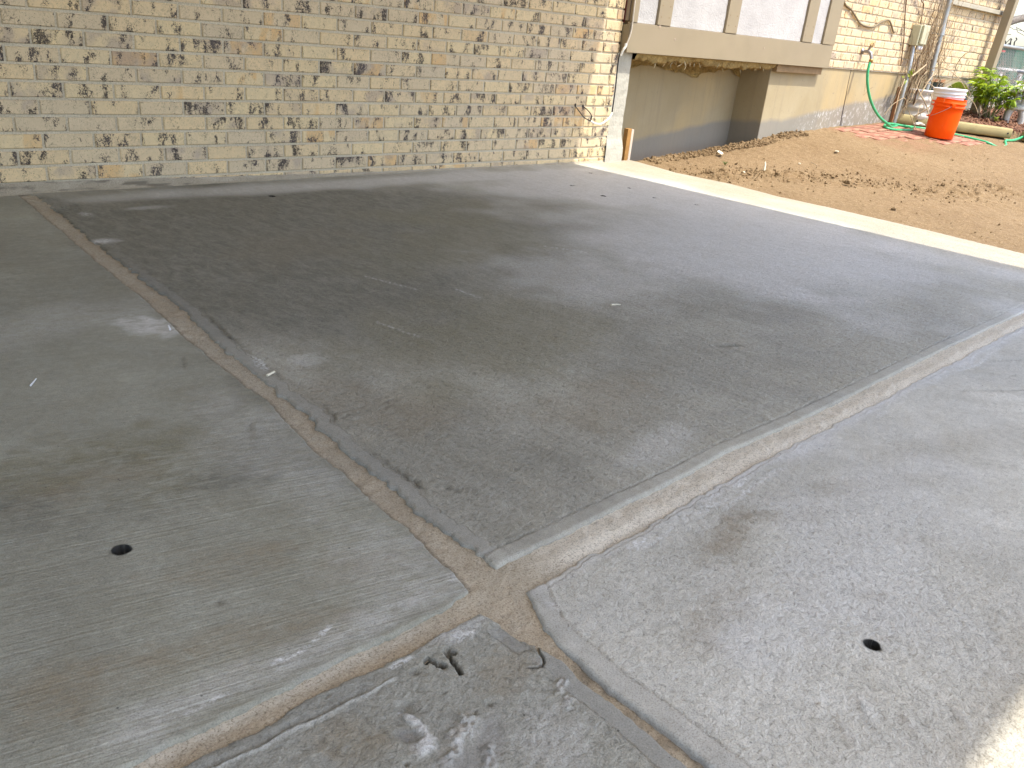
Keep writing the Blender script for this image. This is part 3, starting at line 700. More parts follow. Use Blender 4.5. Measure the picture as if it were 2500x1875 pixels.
# parging along the wall foot
xs = np.concatenate([np.linspace(-5, -.4, 30), np.arange(-.38, 3.70, .012)])
t = np.linspace(0, 1, 9)
X, T = np.meshgrid(xs, t)
hh = np.interp(X, [-5, .1, .5, 1.0, 1.7, 3.0, 3.7], [.036, .036, .030, .020, .010, .007, .012])
ww = np.interp(X, [-5, .1, .8, 1.5, 3.7], [.045, .05, .04, .02, .012])
Yp = -.002 - ww*(1-T)*(1+.35*fbm(X*7, X*0, 3)); Zp = ZS - .004 + (hh+.006)*T**1.5 + .003*fbm(X*20, T*4, 3)*(T > .05)
zz = np.zeros_like(X)
link('parging', grid_mesh('parging', X, Yp, Zp, {'og': zz+.1, 'lt': .5*np.clip(fbm(X*6, T, 3), 0, 1), 'dk': .25+.5*smooth((fbm(X*9, T*3, 3)-.1)*4)*(X < .8)}), M_joint, patio)

# ------------------------------------------------------------------ brick walls
def brick_mesh(w, seed, depth=.03):
    r = random.Random(seed); h = CZ-.0115; w = w-.0105
    j = lambda s: r.uniform(-s, s)
    def ring(y, ins, jj): return [(sx*(w/2-ins)+j(jj), y+j(jj*.4), sz*(h/2-ins)+j(jj*.8)) for sx, sz in ((-1, -1), (1, -1), (1, 1), (-1, 1))]
    vs = ring(-.0005, .0032, .0012) + ring(.0032, .0, .0009) + ring(depth, 0, 0)
    fs = [(0, 1, 2, 3)] + [(i+4, (i+1) % 4+4, (i+1) % 4, i) for i in range(4)] + [(i+8, (i+1) % 4+8, (i+1) % 4+4, i+4) for i in range(4)]
    mb = MB(); mb.add(vs, fs); return mb.mesh('brick')
BM = {}
def brick_variant(w, mat):
    key = (round(w, 3), random.randint(0, 5), mat.name)
    if key not in BM:
        BM[key] = brick_mesh(w, hash(key[:2]) & 0xffff); BM[key].materials.append(mat)
    return BM[key]
def lay_bricks(wall, x0, x1, k0, k1, zlim, mat, phase):
    rest = MB(); n = 0
    for k in range(k0, k1):
        z = (k+.5)*CZ
        off = 0 if (k+phase) % 2 else LX/2
        i = math.floor((x0-off)/LX); xa = off+i*LX
        while xa < x1-.012:
            a_ = max(xa, x0); b_ = min(xa+LX, x1+.0105 if xa+LX > x1 else xa+LX)
            if b_-a_ > .03:
                w = round(b_-a_, 3); cx = (a_+b_)/2
                yj = random.uniform(-.0012, .0012)
                if z-CZ/2 < zlim(cx) and cx > -.36:
                    link('brick', brick_variant(w, mat), None, wall, loc=(cx, yj, z+random.uniform(-.0008, .0008)), rot=(0, random.uniform(-.004, .004), 0)); n += 1
                else:
                    h = CZ-.0115; ww = w-.0105
                    rest.box((cx-ww/2, 0, z-h/2), (cx+ww/2, .02, z+h/2))
            xa += LX
    return n, rest
wall_l = MB().box((-6, .006, -.30), (3.676, .22, 2.42)).obj('brick_wall', M_mortar)
set_props(wall_l, 'cream speckled brick wall with dark blotches along the back of the patio', 'wall', 'brick walls of the house')
nl, rest = lay_bricks(wall_l, -3.0, 3.68, -1, 35, lambda x: .685+.083*x, M_brick, 0)
rest.obj('upper_bricks', M_brick, wall_l, kind='stuff')
wall_r = MB().box((6.452, .006, .692), (10.46, .22, 2.42)).obj('brick_wall', M_mortar)
set_props(wall_r, 'sunlit yellow brick wall section right of the bay, above the concrete foundation', 'wall', 'brick walls of the house')
kk = math.ceil(.694/CZ)
def shiftZ(o, dzv):
    for c in o.children: c.location.z += dzv
nr, rest = lay_bricks(wall_r, 6.455, 10.465, kk, 35, lambda x: 1.24+.083*(x-6.5), M_brick2, 0)
rest.obj('upper_bricks', M_brick2, wall_r, kind='stuff')
shiftZ(wall_r, .696-kk*CZ)
print('bricks', nl, nr)

# ------------------------------------------------------------------ foundation
fd = empty('foundation_wall', (3.68, .1, 0)); O0 = Vector((3.68, .1, 0))
set_props(fd, 'bare concrete foundation wall, stained, with a deep shaded recess under the bay', 'foundation wall')
def fpart(mb, name, mat, **k):
    o = mb.obj(name, mat, fd, **k); o.location = -O0; return o
def rough_panel(x0, x1, z0, z1, yf, nx, nz, amp, name, mat):
    xs = np.linspace(x0, x1, nx); zs = np.linspace(z0, z1, nz)
    Xg, Zg = np.meshgrid(xs, zs)
    Yg = yf + amp*fbm(Xg*9, Zg*9, 4)
    return Xg, Yg, Zg
# right front face with a real thickness
mb = MB().box((5.65, .016, -.3), (10.44, .62, .692), .006); fpart(mb, 'right_face', mat=M_found)
mb = MB().box((3.70, .31, -.4), (5.65, .80, .692)); fpart(mb, 'recess_face', mat=M_found)
# left pier, rough at the bottom
mb = MB()
zs = np.linspace(-.06, .69, 26); ang = []
vs = []; fs = []
for i, z in enumerate(zs):
    e = float(smooth(np.array((.20-z)/.2)))
    xl_ = 3.676 - .006*e; xr_ = 3.836 + .018*e*1.4 + .006*float(fbm(np.array([z*25.]), np.array([1.]), 3)[0])
    yf = .004 - .020*e + .003*float(fbm(np.array([z*30.]), np.array([5.]), 3)[0])
    vs += [(xl_, yf, z), (xl_+.05, yf-.002, z), (xr_-.05, yf-.002+.004*float(fbm(np.array([z*40.]), np.array([9.]), 2)[0]), z), (xr_-.006, yf+.001, z), (xr_, yf+.01, z), (xr_, .70, z)]
for i in range(len(zs)-1):
    for k in range(5): fs.append((i*6+k, i*6+k+1, i*6+6+k+1, i*6+6+k))
n0 = (len(zs)-1)*6; fs.append((n0, n0+1, n0+2, n0+3, n0+4, n0+5))
mb.add(vs, fs); fpart(mb, 'pier', M_pier)
# vertical crack, drawn as a thin black strip on the face
mb = MB(); mb.tube([(7.022, .0165, .69), (7.03, .0165, .55), (7.045, .0165, .42), (7.055, .0165, .3), (7.073, .0165, .13)], .0035, 5); fpart(mb, 'crack', M_black)
mb = MB(); mb.tube([(7.55, .0165, .55), (7.47, .0165, .52), (7.40, .0165, .47)], .0018, 4); mb.tube([(7.40, .0165, .47), (7.39, .0165, .56), (7.41, .0165, .66)], .0018, 4); fpart(mb, 'crack', M_vinedk)

# ------------------------------------------------------------------ bay
BX0, BX1 = 3.69, 6.45
bay = empty('bay', (BX0, 0, .69), label='beige trimmed bay box with white stucco panels jutting over the foundation recess', cat='bay')
BO = Vector((BX0, 0, .69))
def bpart(mb, name, mat, **k):
    o = mb.obj(name, mat, bay, **k); o.location = -BO; return o
bpart(MB().box((BX0, -.060, .690), (BX1, -.036, .876), .003), 'skirt_board', M_beige)
bpart(MB().box((BX0-.002, -.058, .692), (BX0+.018, .004, .862), .002), 'side_skirt', M_beige)
bpart(MB().box((BX0+.004, -.030, .885), (BX0+.02, .004, 2.4), .002), 'side_board', M_beige2)
bpart(MB().box((BX0-.004, -.004, .870), (BX0+.003, .004, 2.4)), 'red_edge', M_redtrim)
bpart(MB().box((BX0+.02, -.034, .72), (BX1-.02, .2, 2.4)), 'carcass', M_brownwood)
trims = [(BX0+.012, 3.755), (3.967, 4.112), (4.775, 4.926), (5.90, 6.06), (6.245, 6.452)]
for a_, b_ in trims:
    bpart(MB().box((a_, -.064, .878), (b_, -.034, 2.4), .003), 'trim_board', M_beige)
pan = [(3.756, 3.966), (4.113, 4.774), (4.927, 5.899), (6.061, 6.244)]
for a_, b_ in pan:
    xs = np.linspace(a_, b_, max(8, int((b_-a_)/.012))); zs = np.concatenate([np.arange(.878, 1.35, .012), np.linspace(1.4, 2.4, 8)])
    Xg, Zg = np.meshgrid(xs, zs); Yg = -.044 + .002*fbm(Xg*22, Zg*22, 3)
    o = link('stucco_panel', grid_mesh('stucco_panel', Xg, Yg, Zg), M_stucco, bay, loc=-BO)
# nail heads and plaster dabs
for a_, b_ in trims[1:4]:
    for z in (.93, 1.0):
        for x in (a_+.03, b_-.03):
            bpart(MB().box((x-.0035, -.0652, z-.0035), (x+.0035, -.063, z+.0035)), 'nail_head', M_brownwood)
for x, z, r in ((4.0, .870, .014), (4.19, .80, .011), (5.35, .80, .010), (5.62, .745, .005), (4.5, .86, .005)):
    db = MB(); n = 11
    ring = [(x+r*(.6+.4*random.random())*math.cos(6.283*k/n), -.0612, z+1.1*r*(.6+.4*random.random())*math.sin(6.283*k/n)) for k in range(n)]
    base_ = [(a, -.0598, b) for a, _, b in ring]
    db.add([(x, -.0622, z)]+ring+base_, [(0, 1+(k+1) % n, 1+k) for k in range(n)]+[(1+k, 1+(k+1) % n, 1+n+(k+1) % n, 1+n+k) for k in range(n)])
    bpart(db, 'filler_dab', M_beige2)
bpart(MB().box((5.66, .02, .694), (6.62, .05, .70)).box((5.655, -.030, .632), (6.40, .014, .689), .002), 'rim_board', M_brownwood)
bpart(MB().box((BX0+.16, -.034, .690), (5.64, .305, .70)), 'bay_floor', M_insul)
# insulation hanging below the bay floor
ins = empty('insulation', (4.7, .3, .69), label='torn yellow-brown insulation fibres hanging under the bay over the recess', cat='insulation')
IO = Vector((4.7, .3, .69))
r = random.Random(3)
mb = MB()
xs = np.arange(3.838, 5.648, .012); ts = np.concatenate([np.linspace(0, .08, 6), np.linspace(.12, 1, 12)])
Xg, Tg = np.meshgrid(xs, ts)
Yg = -.034 + Tg*.335; Zg = .6885 - smooth(Tg/.07)*np.clip(.040+.035*fbm(Xg*7, Tg*5, 4)+.022*fbm(Xg*28, Tg*12, 3), .014, .1)
o = link('batt', grid_mesh('batt', Xg, Yg, Zg), M_insul, ins, loc=-IO)
Zb = .685 - np.clip(.10+.06*fbm(Xg*5, Tg*0, 3), .02, .2)*(1-Tg); Yb = .612 - .02*fbm(Xg*9, Tg*3, 3)*0 - .006
o = link('wall_fuzz', grid_mesh('wall_fuzz', Xg, np.full_like(Xg, .30)-.012*(1-Tg)*np.clip(fbm(Xg*20, Tg*6, 3)+.6, 0, 2), Zb), M_insul, ins, loc=-IO)
for i in range(34):
    x = r.uniform(3.9, 5.6); y = r.uniform(-.02, .1); L = r.uniform(.02, .075)
    d = Vector((r.uniform(-.6, .6), r.uniform(-.2, .2), -1)); p = Vector((x, y, .675)); path = [p]
    for k in range(5):
        d = (d+Vector((r.uniform(-.6, .6), r.uniform(-.4, .4), 0))).normalized(); d.z = min(d.z, -.15); p = p+d*L/5*1.3; path.append(p)
    w = r.uniform(.003, .008)
    mb = MB().tube(path, [w*.5, w, w*1.2, w, w*.8, w*.3], 5)
    o = mb.obj('fibre_strand', M_fibre, ins); o.location = -IO

# stake in the recess
st = empty('wooden_stake', (4.02, .10, -.06), label='short brown wooden stake standing in the recess beside the concrete pier', cat='stake')
o = MB().box((-.022, -.018, -.1), (.020, .020, .235), .002).obj('stake_board', M_stake, st)
o = MB().box((.0202, -.019, -.1), (.046, .019, .23), .002).obj('stake_board', M_stakeface, st, label='paler board on the right side of the stake')  # right side of the stake in a paler colour

# ------------------------------------------------------------------ cable on the bay corner
def spline(pts, n=8):
    P = [Vector(p) for p in pts]; P = [P[0]*2-P[1]]+P+[P[-1]*2-P[-2]]; out = []
    for i in range(1, len(P)-2):
        a_, b_, c_, d_ = P[i-1:i+3]
        for k in range(n):
            t = k/n
            out.append(.5*((2*b_)+(c_-a_)*t+(2*a_-5*b_+4*c_-d_)*t*t+(3*b_-a_-3*c_+d_)*t**3))
    out.append(P[-2]); return out
cb = empty('electric_cable', (3.69, -.06, .9), label='loose grey cable down the bay corner ending in two bare black wires', cat='cable')
CO = Vector((3.69, -.06, .9))
def cpart(path, rad, mat, name):
    o = MB().tube(path, rad, 8).obj(name, mat, cb); o.location = -CO
cpart(spline([(3.70, -.066, 2.3), (3.695, -.067, 1.3), (3.692, -.068, 1.009), (3.697, -.068, .863), (3.69, -.068, .795), (3.660, -.064, .716), (3.648, -.05, .690)]), .0055, M_cable, 'sheath')
cpart(spline([(3.648, -.05, .690), (3.637, -.045, .664), (3.644, -.038, .60), (3.655, -.035, .457), (3.655, -.035, .300)]), .0045, M_black, 'wire')
cpart(spline([(3.655, -.035, .302), (3.64, -.04, .285), (3.612, -.042, .260), (3.545, -.045, .231), (3.484, -.045, .234), (3.434, -.045, .250)]), .0065, M_cablew, 'sheath')
cpart(spline([(3.436, -.045, .250), (3.370, -.042, .272), (3.322, -.04, .308), (3.281, -.035, .341)]), .0034, M_black, 'wire')
cpart(spline([(3.436, -.045, .250), (3.437, -.045, .285), (3.393, -.045, .319), (3.345, -.045, .342)]), .0034, M_black, 'wire')
o = MB().lathe([(.0045, 0), (.006, .004), (.006, .016), (.003, .020)], 8, (3.279, -.035, .338)).obj('wire_cap', M_black, cb); o.location = -CO
o = MB().lathe([(.0045, 0), (.006, .004), (.006, .012), (.003, .016)], 8, (3.343, -.045, .338)).obj('wire_cap', M_black, cb); o.location = -CO
# torn end of white sheath by the bay corner
o = MB().tube(spline([(3.665, -.066, .745), (3.66, -.068, .725), (3.648, -.064, .705), (3.640, -.055, .668)]), [.010]*8+[.009]*8+[.008]*9, 7).obj('torn_sheath', M_cablew, cb); o.location = -CO

# ------------------------------------------------------------------ patio roof (casts the shade, out of the picture)
H = 3.0; tS = (H-ZS)/TAN
sx = (.066+.135*TAN)*tS; sy = -tS
def roof_edge_x(y): return 3.372 + sx + (-.066)*((y-sy))   # right edge, drifting outwards towards the yard
pr = empty('patio_roof', (0, -3, H), label='flat boarded patio roof on posts shading the slabs', cat='roof')
yF = -3.815 + sy
x_wall, x_front = roof_edge_x(.0), roof_edge_x(yF)
mb = MB()
pts = [(-6.5, .0), (x_wall, .0), (x_front, yF), (-6.5, yF)]
mb.add([(x, y, H) for x, y in pts]+[(x, y, H+.16) for x, y in pts], [(3, 2, 1, 0), (4, 5, 6, 7), (0, 1, 5, 4), (1, 2, 6, 5), (2, 3, 7, 6), (3, 0, 4, 7)])
o = mb.obj('deck', M_roofwood, pr); o.location = (0, 3, -H)
for px in (-6.3, -2.2, 3.55):
    o = MB().box((px-.05, yF+.15, -.05), (px+.05, yF+.25, H-.002), .004).obj('post', M_beige, pr); o.location = (0, 3, -H)
for i in range(9):
    yb = -.35-i*.75
    o = MB().box((-6.4, yb-.02, H-.142), (roof_edge_x(yb)-.12, yb+.02, H-.002)).obj('joist', M_roofwood, pr); o.location = (0, 3, -H)
# house eave over the right part; its shingle edge throws the ragged shade line near the beam
ev = empty('house_eave', (7, -.3, 2.42), label='shingled house eave overhanging the bay and right brick wall', cat='roof')
o = MB().box((3.95, -.42, 2.424), (10.9, .25, 2.50)).obj('soffit', M_beige, ev); o.location = (-7, .3, -2.42)
tb = MB(); x = 3.95
while x < 10.88:
    w = random.uniform(.07, .13); yy = -.448-random.uniform(0, .03)
    tb.box((x, yy, 2.504), (min(x+w, 10.9), .25, 2.53)); x += w+.008
o = tb.obj('shingles', M_roofdark, ev); o.location = (-7, .3, -2.42)

# ------------------------------------------------------------------ frame of a beam and a leaning post by the house corner
bm_ = MB().box((8.71, -.05, 1.388), (10.33, -.008, 1.430), .004).obj('pale_beam', plain('weathered_pale_paint', (.44, .40, .31), .6, .08, 14., dirt=((.40, .35, .27), .5)))
set_props(bm_, 'pale horizontal rail fixed across the sunny brick wall up to the leaning post', 'beam')
pv = Vector((10.17, -.125, 1.70)); pb = Vector((9.98, -.125, .26))
dirv = (pv-pb).normalized(); q = dirv.to_track_quat('Z', 'Y')
L = (pv-pb).length+.5
mb = MB().box((-.052, -.045, 0), (.052, .045, L), .006)
lp = mb.obj('leaning_post', M_beige); lp.location = pb; lp.rotation_euler = (0, math.atan2(dirv.x, dirv.z), 0)
set_props(lp, 'beige square post leaning at the far corner of the brick wall', 'post')

# ------------------------------------------------------------------ utility box, conduits, tap
ub_ = empty('utility_box', (8.13, -.05, 1.06), label='putty coloured utility box on the brick wall above a conduit', cat='electrical box')
MB().box((-.085, -.035, -.098), (.085, .049, .09), .006).obj('back_box', M_utilbox, ub_)
MB().box((-.062, -.060, -.085), (.080, -.0352, .094), .008).obj('cover', M_utilbox, ub_)
MB().lathe([(.0, 0), (.017, 0), (.017, -.035), (.0, -.035)], 12, (-.015, -.03, -.099)).obj('white_plug', M_white, ub_)
MB().lathe([(.0, 0), (.017, 0), (.017, -.035), (.0, -.035)], 12, (.04, -.03, -.099)).obj('white_plug', M_white, ub_)
c1 = MB().tube([(8.085, -.035, .965), (8.075, -.05, .92), (8.045, -.08, .70), (7.99, -.10, .42), (7.955, -.105, .16)], .018, 12).obj('conduit', M_galv)
set_props(c1, 'grey metal conduit leaning from the utility box down to the timber', 'pipe')
c2 = MB().tube([(8.62, -.055, 1.75), (8.603, -.06, 1.418), (8.592, -.065, 1.2)], .026, 12).tube([(8.592, -.065, 1.205), (8.59, -.07, 1.087)], [.026, .036], 12).tube([(8.59, -.07, 1.09), (8.57, -.09, .7), (8.515, -.10, .22)], .024, 12).obj('conduit', M_galv)
set_props(c2, 'taller galvanised pipe with a bulging joint, tangled in the dry vines', 'pipe')
tp = empty('outdoor_tap', (7.12, .0, .86), label='metal garden tap with yellow handle on the brick wall', cat='tap')
MB().lathe([(0, 0), (.030, 0), (.030, .006), (.014, .008), (.014, .03)], 14).obj('flange', M_tapmetal, tp, rot=(math.pi/2, 0, 0), loc=(0, -.001, 0))
MB().tube([(0, -.02, 0), (0, -.06, 0), (0, -.085, -.012), (0, -.10, -.045), (0, -.105, -.07)], [.014, .016, .016, .013, .015], 10).obj('body', M_tapmetal, tp)
MB().tube([(0, -.055, .005), (0, -.07, .05)], [.011, .009], 10).obj('valve_stem', M_tapmetal, tp)
mb = MB(); a0 = []
for k in range(13):
    g = 2*math.pi*k/12; rr_ = .026+.004*math.cos(5*g)
    a0.append((.01+math.cos(g)*rr_, -.07-.3*math.sin(g)*rr_, .052+math.sin(g)*rr_*.9))
mb.tube(a0, .0045, 6); mb.tube([(.01-.026, -.07, .052), (.01+.026, -.07, .052)], .004, 6)
mb.obj('handle', M_brass, tp)
MB().lathe([(.0, .0), (.017, 0), (.019, -.006), (.019, -.03), (.012, -.032)], 12, (0, -.105, -.062)).obj('hose_coupling', M_brass, tp)

# garden hose
gz = lambda x, y: dz(x, y)+.016
hp = [(7.12, -.105, .79), (7.10, -.108, .73), (7.10, -.12, .64), (7.15, -.14, .52), (7.26, -.16, .40), (7.42, -.18, .30), (7.60, -.20, .235), (7.78, -.17, gz(7.78, -.17)), (7.98, -.16, gz(7.98, -.16)), (8.02, -.25, gz(8.02, -.25)),
      (7.90, -.32, gz(7.9, -.32)), (7.66, -.26, gz(7.66, -.26)), (7.60, -.18, gz(7.60, -.18)+.01), (7.78, -.13, gz(7.78, -.13)+.02), (8.05, -.20, gz(8.05, -.20)), (8.25, -.33, gz(8.25, -.33)), (8.42, -.60, gz(8.42, -.6)), (8.46, -.78, gz(8.46, -.78)), (8.47, -.87, gz(8.47, -.87)-.004), (8.55, -.95, gz(8.55, -.95)-.03), (8.80, -.93, gz(8.8, -.93)-.026), (8.98, -.86, gz(8.98, -.86)), (9.25, -.86, gz(9.25, -.86)), (9.6, -.98, gz(9.6, -.98)), (10.2, -1.3, gz(10.2, -1.3))]
hz = MB().tube(spline(hp, 7), .0125, 10).obj('garden_hose', M_hose)
set_props(hz, 'green garden hose from the tap, looping on the pavers and behind the bucket', 'hose')

# ------------------------------------------------------------------ buckets
bx, by = 7.93, -.58; bz = dz(bx, by)+.012
bk = empty('orange_bucket', (bx, by, bz), rot=(R_(-1.5), R_(1.0), R_(-140)), label='orange plastic bucket standing on the red pavers with a white one nested inside', cat='bucket')
prof = [(0, .0), (.124, 0), (.1295, .004), (.1345, .10), (.1415, .25), (.144, .285), (.153, .287), (.154, .296), (.146, .299), (.1465, .318), (.153, .320), (.154, .330), (.147, .333), (.148, .362), (.150, .365), (.145, .365), (.140, .30), (.128, .02), (0, .018)]
MB().lathe(prof, 56).obj('shell', M_orange, bk)
hd = [(.156*math.cos(a), .156*math.sin(a)*1.0, .305-.13*math.sin((a+math.pi*.5)/1.0*1)*0) for a in np.linspace(0, math.pi, 3)]
path = []
for k in range(25):
    a = math.pi*k/24
    path.append((.158*math.cos(a), -.150*math.sin(a)-.012, .308-.125*math.sin(a)))
MB().tube(path, .0024, 6).obj('handle', M_galv, bk)
MB().tube([(-.02, -.1635+.006, .1835), (.06, -.158, .196)], .008, 8).obj('grip', M_orange, bk)
for s_ in (-1, 1):
    MB().box((s_*.158-.012, -.022, .292), (s_*.158+.012, .012, .322), .004).obj('ear', M_orange, bk)
wk = empty('white_bucket', (bx+.004, by, bz+.055), rot=(R_(-1.5), R_(1.0), R_(50)), label='white plastic bucket nested in the orange bucket with only its ribbed rim showing', cat='bucket')
prof = [(0, .02), (.125, .02), (.1375, .31), (.1415, .318), (.1455, .320), (.1465, .326), (.1415, .330), (.142, .344), (.150, .346), (.151, .354), (.1435, .357), (.144, .375), (.152, .378), (.153, .392), (.1495, .397), (.1445, .394), (.140, .36), (.128, .04), (0, .04)]
MB().lathe(prof, 56).obj('shell', M_white, wk)

# ------------------------------------------------------------------ timber, mulch, pavers
def timber(a_, b_, rad, name, label):
    A, B = Vector(a_), Vector(b_); d = (B-A); L = d.length; n = 14; segs = 24
    mb = MB(); vs = []; fs = []
    q = d.normalized(); side = q.cross(Vector((0, 0, 1))).normalized(); upv = side.cross(q)
    prof = [(math.cos(g), math.sin(g)) for g in np.linspace(0, 2*math.pi, n+1)[:-1]]
    for i in range(segs+1):
        c_ = A + d*i/segs
        for k, (u, v) in enumerate(prof):
            v2 = max(min(v, .66), -.66)*1.25; u2 = max(min(u, .8), -.8)*1.25
            w = 1+.03*float(fbm(np.array([i*.7]), np.array([k*.9]), 2)[0])
            vs.append(c_+side*u2*rad*w+upv*v2*rad*w)
    for i in range(segs):
        for k in range(n): fs.append((i*n+k, i*n+(k+1) % n, (i+1)*n+(k+1) % n, (i+1)*n+k))
    mb.add(vs, fs, True); mb.add(vs[:n], [tuple(reversed(range(n)))]); mb.add(vs[-n:], [tuple(range(n))])
    return mb, side, upv, q, A, B
tA = (8.22, .03, .262); tB = (9.22, -.79, .218)
mb, side, upv, q, A, B = timber(tA, tB, .060, '', '')
tm = mb.obj('landscape_timber', M_timber)
set_props(tm, 'long rounded landscape timber edging the mulch bed behind the orange bucket', 'timber')
for f in (.18, .965):
    p_ = A.lerp(B, f)
    s2 = side if side.y < 0 else -side
    c_ = p_+s2*.0605
    MB().tube([c_-s2*.01, c_+s2*.0025], .009, 10).obj('bolt_hole', M_black, tm)
mb, side, *_ = timber((9.38, -.90, .20), (10.4, -1.75, .19), .055, '', '')
t2 = mb.obj('landscape_timber', M_timber)
set_props(t2, 'end of a second landscape timber at the right edge of the photo', 'timber')
# mulch sheet and chips
xs = np.arange(8.1, 11.6, .03); ys = np.arange(-1.6, .0, .03)
Xg, Yg = np.meshgrid(xs, ys); Zg, bed = dirt_z(Xg, Yg)
Zg = Zg + .012*fbm(Xg*18, Yg*18, 4)+.010 - .12*(1-smooth((bed-.3)/.4))
link('mulch_bed', grid_mesh('mulch_bed', Xg, Yg, Zg), M_mulch, kind='structure')
cm = MB(); r = random.Random(5); cnt = 0
while cnt < 1700:
    x = r.uniform(8.2, 11.3); y = r.uniform(-1.5, -.02)
    z_, b_ = dirt_z(np.array([x]), np.array([y]))
    if b_[0] < .6: continue
    l = r.uniform(.012, .045); w = r.uniform(.004, .010); g = r.uniform(0, math.pi); tl = r.uniform(-.5, .5)
    Rm = Matrix.Rotation(g, 3, 'Z') @ Matrix.Rotation(tl, 3, 'Y')
    c_ = Vector((x, y, z_[0]+.018+.012*float(r.random())))
    cm.add([c_+Rm @ Vector(v) for v in ((-l, -w, 0), (l, -w*.5, 0), (l*.9, w, .003), (-l*.8, w, .002), (0, 0, .006))], [(0, 1, 4), (1, 2, 4), (2, 3, 4), (3, 0, 4)]); cnt += 1
cm.obj('mulch_chips', M_chip, kind='stuff')
# pavers, partly buried
pp = empty('paver_patch', (7.5, -.5, .15), kind='structure')
PO = Vector((7.5, -.5, .15)); r = random.Random(9)
pvm = [MB().box((-.098, -.048, -.03), (.098, .048, .0), .005).mesh('paver') for _ in range(1)][0]; pvm.materials.append(M_paver)
for i in range(8):
    for j in range(8):
        x = 6.95+i*.205+(.1 if j % 2 else 0); y = -.08-j*.104
        u = (x-6.9)/1.7; lim = -.25-.75*u
        if y < lim-.12 or x > 8.5 or (x > 8.05 and y > -.2): continue
        sink = r.uniform(-.006, .010) - (.012 if y < lim else 0)
        z = float(dirt_base(np.array([x]), np.array([y]))[0])+.010+sink*.6
        e = .04
        gx = (float(dirt_base(np.array([x+e]), np.array([y]))[0])-float(dirt_base(np.array([x-e]), np.array([y]))[0]))/(2*e)
        gy = (float(dirt_base(np.array([x]), np.array([y+e]))[0])-float(dirt_base(np.array([x]), np.array([y-e]))[0]))/(2*e)
        o = link('paver', pvm, None, pp, loc=(x-PO.x, y-PO.y, z-PO.z), rot=(math.atan(gy)+r.uniform(-.02, .02), -math.atan(gx)+r.uniform(-.02, .02), r.uniform(-.05, .05)))

# ------------------------------------------------------------------ clods and litter on the dirt
def rock(seed, sx_, sy_, sz_):
    rr_ = random.Random(seed); bm = bmesh.new(); bmesh.ops.create_icosphere(bm, subdivisions=1, radius=1)
    for v in bm.verts:
        k = rr_.uniform(.7, 1.15); v.co = Vector((v.co.x*sx_*k, v.co.y*sy_*k, v.co.z*sz_*k))
    me = bpy.data.meshes.new('clod'); bm.to_mesh(me); bm.free(); return me
cm = MB(); r = random.Random(21)
for i in range(2400):
    if i < 900:
        t_ = r.random(); px = np.interp(t_, [0, .3, .5, .7, .85, 1], [4.0, 4.4, 4.8, 5.2, 5.6, 6.4]); py = np.interp(t_, [0, .3, .5, .7, .85, 1], [-.55, -.65, -.85, -1.1, -1.5, -1.75])
        x = px+r.gauss(0, .16); y = py+r.gauss(0, .16); s_ = abs(r.gauss(0, .0045))+.002
    elif i < 2150:
        x = r.uniform(4.15, 6.3); y = r.uniform(-.12, .03); s_ = abs(r.gauss(0, .006))+.003
    else:
        x = r.uniform(4.1, 8.5); y = r.uniform(-3.0, -.1); s_ = abs(r.gauss(0, .0028))+.0015
    if x < float(edge_right(y))+.05: continue
    c_ = Vector((x, y, dz(x, y)+.004+s_*.3 + .012*float(ridge(np.array(x), np.array(y)))))
    Q = Matrix.Rotation(r.uniform(0, 6), 3, Vector((r.random(), r.random(), r.random()+.1)).normalized())
    ov = [(1, 0, 0), (-1, 0, 0), (0, 1, 0), (0, -1, 0), (0, 0, 1), (0, 0, -1)]
    cm.add([c_+Q @ Vector([s_*a*r.uniform(.6, 1.4) for a in v]) for v in ov], [(0, 2, 4), (2, 1, 4), (1, 3, 4), (3, 0, 4), (2, 0, 5), (1, 2, 5), (3, 1, 5), (0, 3, 5)])
cm.obj('dirt_clods', M_dirt, kind='stuff')
def litter(name, me, mat, x, y, up_, rz, label, cat, group=None):
    o = link(name, me, mat, loc=(x, y, dz(x, y)+up_), rot=(0, 0, rz)); set_props(o, label, cat, group); return o
litter('earth_clod', rock(1, .035, .03, .024), M_dirt, 4.93, -1.19, .03, .3, 'largest dry earth clod in the middle of the disturbed ridge of dirt', 'clod')
litter('earth_clod', rock(2, .028, .022, .02), M_dirt, 4.60, -.83, .028, .9, 'dark earth clod in the ridge beside an upright pale splinter', 'clod')
litter('earth_clod', rock(3, .03, .02, .014), M_dirt, 4.42, -1.77, .012, .1, 'flat lone clod on the smooth dirt between ridge and slab edge', 'clod')
litter('stone_chip', rock(4, .034, .02, .007), M_pale, 5.95, -.56, .012, .5, 'flat cream stone chip lying on the dirt below the red pavers', 'stone chip')
litter('stone_chip', rock(5, .011, .010, .006), M_pale, 5.25, -.63, .012, .1, 'small round white pebble on the dirt left of the cream chip', 'stone chip')
litter('stone_chip', rock(6, .013, .011, .007), M_pale, 4.37, -.70, .03, .1, 'white pebble at the left end of the dirt ridge', 'stone chip')
spm = MB().tube([(0, 0, -.01), (.004, 0, .03), (.012, .004, .055)], [.010, .006, .001], 5).tube([(.01, 0, -.01), (.018, .003, .02), (.02, .01, .045)], [.008, .005, .001], 5).mesh('splinter')
litter('wood_splinter', spm, M_pale, 4.70, -.66, .02, .4, 'upright pale split splinter sticking out of the dirt ridge', 'splinter')
pap = MB(); pv_ = [(-.05, -.012, .0), (-.02, .02, .012), (.012, -.008, .004), (.02, .02, .012), (.05, .0, .018), (.02, -.03, .006), (-.02, -.028, .004)]
